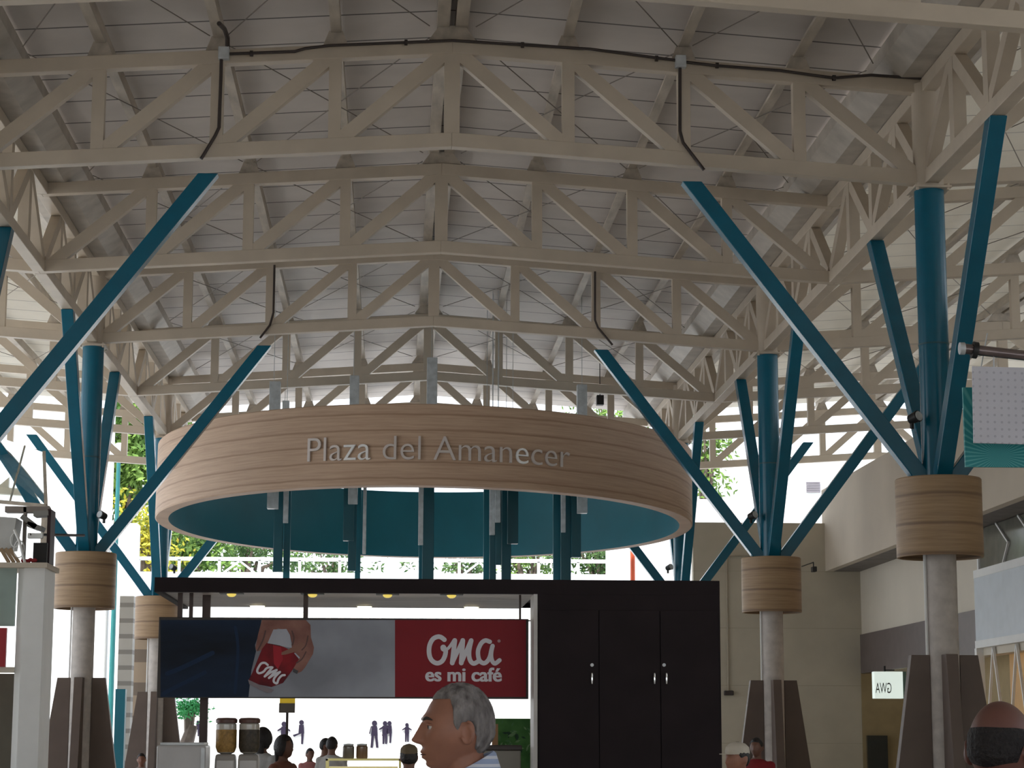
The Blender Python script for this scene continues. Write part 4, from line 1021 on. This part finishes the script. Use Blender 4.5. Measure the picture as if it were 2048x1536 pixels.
def hair_shell(cz, s, rotm, lo, hi, th=.012, n=144, m=48):
    """hair over the skull between polar angles lo(d) and hi(d), d = angle away from the face"""
    b = MB()
    for i in range(m+1):
        for j in range(n):
            t_ = 2*PI*j/n; d = abs(((t_+PI) % (2*PI))-PI); a, c_ = lo(d), hi(d)
            ph = a + (c_-a)*i/m
            x = math.sin(ph)*math.sin(t_); y = -math.sin(ph)*math.cos(t_); z = math.cos(ph)
            wd = .077; dp = .098
            if z < 0: wd *= 1-.30*(-z)**1.6
            X = x*wd*(1+.06*(1-z*z)); Y_ = y*dp
            if z > 0: Y_ = Y_*(1+.03*z)+.006*z
            if y > 0 and z < -.15: Y_ -= .055*(-z-.15)*y
            v = Vector((X, Y_, z*.122))
            e = min(1, (c_-ph)/.16, 1 if a < .01 else (ph-a)/.16)
            nn = noise.noise(v*85)*.0022 + noise.noise(Vector((v.x*240, v.y*240, v.z*60)))*.0012
            off = .0012 + (th-.0012)*max(0, e)**.6 + nn*max(0, e)
            if c_-a < .05: off = -.004
            v += v.normalized()*off; v = rotm @ (v*s); b.v.append((v.x, v.y, v.z+cz))
    for i in range(m):
        for j in range(n):
            b.f.append((i*n+j, (i+1)*n+j, (i+1)*n+(j+1) % n, i*n+(j+1) % n))
    return b
def limb(b, pts, rad, n=18):
    P = [Vector(p) for p in pts]
    b.tube(P, rad, n)
    b.sphere(P[0], rad[0]*.99, n, 10); b.sphere(P[-1], rad[-1]*.99, n, 10)
def remesh(o, vox, sm=3):
    m_ = o.modifiers.new('remesh', 'REMESH'); m_.mode = 'VOXEL'; m_.voxel_size = vox; m_.use_smooth_shade = True
    if sm: k = o.modifiers.new('smooth', 'SMOOTH'); k.factor = .5; k.iterations = sm
def person(x, y, top, facing, label, shirt, trousers, skin, hair, turn=0.0, fine=False, hat=None, nose=1.0, long_hair=False, lean=0.0, group=None, sleeves=.55):
    """standing figure; facing 0 looks to -Y (the camera)"""
    s = top/1.75
    t = thing('person', label, 'person', (x, y, 0), facing, group)
    cz = 1.62*s+.0; vox = .0036 if fine else .014
    # skin: head, neck, hands and forearms as one continuous body
    b = MB(); rotm = head_parts(b, cz, s, turn, lean, nose=nose)
    ear(b, cz, s, rotm, 1); ear(b, cz, s, rotm, -1)
    limb(b, [(0,.022*s,1.40*s),(0,.022*s,1.50*s),(0,.014*s,1.57*s)], [.066*s,.056*s,.056*s])
    hipw = .095*s; shw = .185*s
    b.loft([[(a*math.cos(2*PI*j/24), .01*s+c_*math.sin(2*PI*j/24), z) for j in range(24)] for a, c_, z in
        ((.09*s,.08*s,.80*s),(.155*s,.10*s,.86*s),(.165*s,.11*s,.95*s),(.145*s,.10*s,1.08*s),(.16*s,.11*s,1.22*s),(.18*s,.115*s,1.33*s),(.17*s,.095*s,1.41*s),(.09*s,.07*s,1.46*s),(.05*s,.05*s,1.49*s))])
    arms = []
    for sx in (-1, 1):
        limb(b, [(sx*hipw,.01,.88*s),(sx*hipw*1.02,-.005*s,.49*s),(sx*hipw,.015*s,.09*s)], [.085*s,.058*s,.042*s])
        limb(b, [(sx*hipw,.02*s,.045*s),(sx*hipw*1.15,-.15*s,.032*s)], [.045*s,.032*s])
        sh = Vector((sx*shw,.01,1.39*s)); el = Vector((sx*.235*s,.03*s,1.10*s)); wr = Vector((sx*.245*s,-.05*s,.86*s))
        limb(b, [sh, sh.lerp(el,.5), el], [.055*s,.047*s,.040*s]); limb(b, [el, el.lerp(wr,.4), wr], [.040*s,.038*s,.026*s])
        pm = wr+Vector((0,-.015,-.075))*s
        limb(b, [wr, wr.lerp(pm,.5), pm], [.024*s,.032*s,.030*s])
        for fi, (dy, ln) in enumerate(((-.030,.075),(-.010,.085),(.011,.078),(.030,.062))):
            p0 = pm+Vector((0,dy,-.01))*s; p1 = p0+Vector((-sx*.008,dy*.15-.004,-ln*.5))*s; p2 = p1+Vector((-sx*.02,0,-ln*.42))*s
            limb(b, [p0, p1, p2], [.0095*s,.009*s,.0075*s], 10)
        p0 = wr+Vector((0,-.022,-.03))*s; limb(b, [p0, p0+Vector((-sx*.012,-.030,-.03))*s, p0+Vector((-sx*.018,-.036,-.062))*s], [.013*s,.0105*s,.0085*s], 10)
        arms.append((sh, el, wr))
    o = b.build('body', skin, t, True, fix=False); remesh(o, vox, 2 if fine else 1)
    # trousers
    b = MB()
    b.loft([[(a*math.cos(2*PI*j/24), .01*s+c_*math.sin(2*PI*j/24), z) for j in range(24)] for a, c_, z in ((.10*s,.10*s,.78*s),(.17*s,.12*s,.85*s),(.182*s,.128*s,.93*s),(.17*s,.12*s,1.0*s))])
    for sx in (-1, 1): b.tube([(sx*hipw,.01,.90*s),(sx*hipw*1.05,0,.49*s),(sx*hipw,.012*s,.07*s)], [.10*s,.078*s,.07*s], 20)
    o = b.build('trousers', trousers, t, True, fix=False); remesh(o, max(vox*1.6, .009), 3)
    b = MB()
    for sx in (-1, 1): limb(b, [(sx*hipw,.03*s,.042*s),(sx*hipw*1.1,-.05*s,.045*s),(sx*hipw*1.18,-.17*s,.036*s)], [.047*s,.045*s,.036*s])
    o = b.build('shoes', 'black', t, True, fix=False); remesh(o, max(vox*1.5, .009), 2)
    # shirt
    b = MB()
    b.loft([[(a*math.cos(2*PI*j/28), .012*s+c_*math.sin(2*PI*j/28), z) for j in range(28)] for a, c_, z in
        ((.18*s,.13*s,.90*s),(.185*s,.135*s,1.0*s),(.172*s,.13*s,1.1*s),(.185*s,.135*s,1.22*s),(.20*s,.132*s,1.33*s),(.19*s,.115*s,1.40*s),(.12*s,.09*s,1.455*s),(.07*s,.072*s,1.475*s))])
    for sh, el, wr in arms: b.tube([sh+Vector((-sh.x*.1,0,.0)), sh.lerp(el,.5), el if sleeves > .6 else sh.lerp(el,.85)]+([wr] if sleeves > .6 else []), [.066*s,.060*s,.054*s]+([.042*s] if sleeves > .6 else []), 18)
    for sh, el, wr in arms: b.sphere(sh+Vector((0,0,-.004)), .068*s, 16, 10)
    o = b.build('shirt', shirt, t, True, fix=False); remesh(o, max(vox*1.3, .008), 3)
    if fine:
        b = MB()
        b.loft([[(a*math.cos(2*PI*j/40), .032*s+c_*math.sin(2*PI*j/40), z + .020*s + (.036*s*math.sin(2*PI*j/40) if k_ in (1,2,3) else .012*s*math.sin(2*PI*j/40))) for j in range(40)]
            for k_, (a, c_, z) in enumerate(((.098*s,.098*s,1.452*s),(.072*s,.075*s,1.500*s),(.066*s,.068*s,1.505*s),(.062*s,.064*s,1.500*s),(.062*s,.062*s,1.45*s)))], cap=False)
        b.build('shirt_collar', shirt, t, True)
    # hair
    zero = lambda d: 0.0
    if hair == 'short':
        hi = curve([(0,.86),(.6,.84),(1.08,.84),(1.24,1.05),(1.33,1.50),(1.44,1.60),(1.55,1.42),(1.84,1.42),(1.98,1.70),(2.12,2.03),(2.5,2.18),(3.2,2.2)]) if fine else curve([(0,.95),(.8,1.0),(1.3,1.5),(1.6,1.45),(1.9,1.5),(2.2,2.05),(3.2,2.15)])
        hb = hair_shell(cz, s, rotm, zero, hi, .007 if fine else .010)
        o = hb.build('hair', 'hair_grey' if fine else 'hair_black', t, True, fix=False)
    elif hair == 'balding':
        hb = hair_shell(cz, s, rotm, curve([(0,1.3),(1.0,1.3),(1.3,1.18),(2.2,1.12),(3.2,1.10)]), curve([(0,1.3),(1.0,1.3),(1.3,1.5),(1.85,1.5),(2.1,1.85),(3.2,1.95)]), .0035)
        o = hb.build('hair', 'hair_crop', t, True, fix=False)
    elif hair == 'long':
        hb = hair_shell(cz, s, rotm, zero, curve([(0,.85),(.7,.95),(1.1,2.0),(1.4,2.4),(3.2,2.4)]), .022, 96, 36)
        rows = []
        for a, c_, y_, z in ((.060,.03,.06,.05),(.075,.04,.065,-.05),(.072,.035,.06,-.14),(.05,.022,.055,-.24)):
            row = []
            for j in range(20):
                v = rotm @ (Vector((a*math.cos(2*PI*j/20), y_+c_*math.sin(2*PI*j/20), z))*s); row.append((v.x, v.y, v.z+cz))
            rows.append(row)
        hb.loft(rows)
        o = hb.build('hair', 'hair_black', t, True, fix=False)
    if hat:
        b = MB()
        rows = []
        for a, z in ((.092,.035),(.094,.06),(.088,.09),(.06,.118),(.02,.13)):
            rows.append([tuple((rotm @ (Vector((a*.92*math.cos(2*PI*j/28), a*1.12*math.sin(2*PI*j/28)+.004, z))*s))+Vector((0,0,cz))) for j in range(28)])
        b.loft(rows); o = b.build('cap_crown', hat, t, True)
        b = MB(); pts = [Vector((.075*math.sin(a), -.085-.075*math.cos(a)*1.0, .034)) for a in [(-PI/2)+PI*k/12 for k in range(13)]]
        rows = [[tuple((rotm @ ((p_+Vector((0,0,dz)))*s))+Vector((0,0,cz))) for p_ in pts] for dz in (0, .006)]
        b.add(rows[0]+rows[1], [tuple(range(12,-1,-1)), tuple(range(13,26))]+[(k, k+1, k+14, k+13) for k in range(12)]+[(12,0,13,25)]); b.build('cap_visor', hat, t)
    if fine and hair == 'short':
        for sx in (-1, 1):
            b = MB(); v = rotm @ (Vector((sx*.031, -.0775, .005))*s); b.sphere((v.x, v.y, v.z+cz), .0115*s, 18, 12); e = b.build('eye', 'eye', t, True)
            d = rotm @ Vector((0,-1,0)); b = MB(); q_ = Vector((v.x, v.y, v.z+cz))+d*.0095*s; b.tube([q_, q_+d*.0025], [.0055*s,.004*s], 14); b.build('iris', 'hair_black', e, True)
            b = MB(); pts = []
            for k in range(7):
                xx = .012+.038*k/6; pts.append((rotm @ (Vector((sx*xx, -.100+.020*(xx/.05)**2.2, .0245+.005*math.sin(k/6*PI)))*s))+Vector((0,0,cz)))
            b.tube(pts, [.002,.004,.0045,.0045,.004,.003,.0015], 8); b.build('eyebrow', mat('brow_hair', (.035,.025,.02), .8), t, True)
            # upper lid
            b = MB(); pts = []
            for k in range(7):
                xx = .020+.022*k/6; pts.append((rotm @ (Vector((sx*xx, -.0905+.012*abs((k-2.5)/3.5)**2, .0095+.003*math.sin(k/6*PI)))*s))+Vector((0,0,cz)))
            b.tube(pts, .0028*s, 8); b.build('eyelid', skin, t, True)
        b = MB(); pts = []
        for k in range(9):
            xx = -.019+.038*k/8; pts.append((rotm @ (Vector((xx, -.1035+.012*(xx/.019)**2, -.0705))*s))+Vector((0,0,cz)))
        b.tube(pts, [.0006,.0016,.002,.002,.002,.002,.002,.0016,.0006], 8); b.build('mouth_line', mat('lip_dark', (.09,.03,.025), .5), t, True)
    return t
def cloth(name, c): return mat(name, c, .8, var=.08, scale=10)
navy = cloth('dark_trousers', (.02,.025,.04))
# foreground man in profile
mh = at(916, 1455, 6.0)
person(mh.x, 6.0, at(905,1364,6.0).z, -PI/2+.12, 'grey haired man in a blue striped shirt, head in profile before the red panel', 'shirt_stripe', navy, 'skin', 'short', fine=True, nose=1.15)
bh = at(2003, 1455, 5.3)
person(bh.x, 5.3, at(2000,1396,5.3).z, PI-.8, 'balding man seen from behind at the lower right corner', cloth('maroon_shirt', (.20,.02,.02)), navy, 'skin_red', 'balding', fine=True, lean=0.0)
person(at(1474,1500,15).x, 15, at(1474,1484,15).z, -1.0, 'man in a white cap and white shirt below the second right column', cloth('white_shirt', (.6,.6,.62)), navy, 'skin', 'short', hat=cloth('cap_white', (.55,.50,.42)), group=None)
person(at(1513,1500,25.5).x, 25.5, at(1513,1475,25.5).z, -.5, 'dark haired person in red beside the man in the white cap', cloth('red_shirt', (.25,.01,.015)), navy, 'skin_dark', 'short')
person(at(283,1520,33).x, 33, at(283,1506,33).z, .1, 'dark haired person facing the camera by the third left column', cloth('grey_shirt', (.3,.3,.3)), navy, 'skin', 'short')
person(at(568,1500,21.9).x, 21.9, at(568,1471,21.9).z, PI/2-.5, 'woman with long dark hair in profile inside the kiosk', cloth('rust_shirt', (.22,.08,.05)), navy, 'skin_dark', 'long')
person(at(526,1480,23.6).x, 23.6, at(526,1456,23.6).z, 2.4, 'dark haired person behind the right coffee grinder', cloth('white_shirt2', (.5,.5,.5)), navy, 'skin_dark', 'long')
person(at(620,1510,36).x, 36, at(620,1496,36).z, .4, 'small dark haired child right of the long haired woman', cloth('pink_shirt', (.5,.2,.2)), navy, 'skin_dark', 'short')
person(at(664,1490,30).x, 30, at(664,1473,30).z, 2.9, 'dark haired person standing behind the display case', cloth('white_shirt3', (.5,.48,.46)), navy, 'skin_dark', 'short')
person(at(652,1490,31.5).x, 31.5, at(652,1476,31.5).z, PI/2, 'person half hidden left of the one behind the display case', cloth('brown_shirt', (.2,.12,.09)), navy, 'skin_dark', 'short')
person(at(818,1510,18.6).x, 18.6, at(818,1488,18.6).z, PI, 'person in an olive cap just left of the man in profile', cloth('dark_blue_shirt', (.03,.04,.09)), navy, 'skin_dark', 'short', hat=cloth('cap_olive', (.16,.12,.07)))
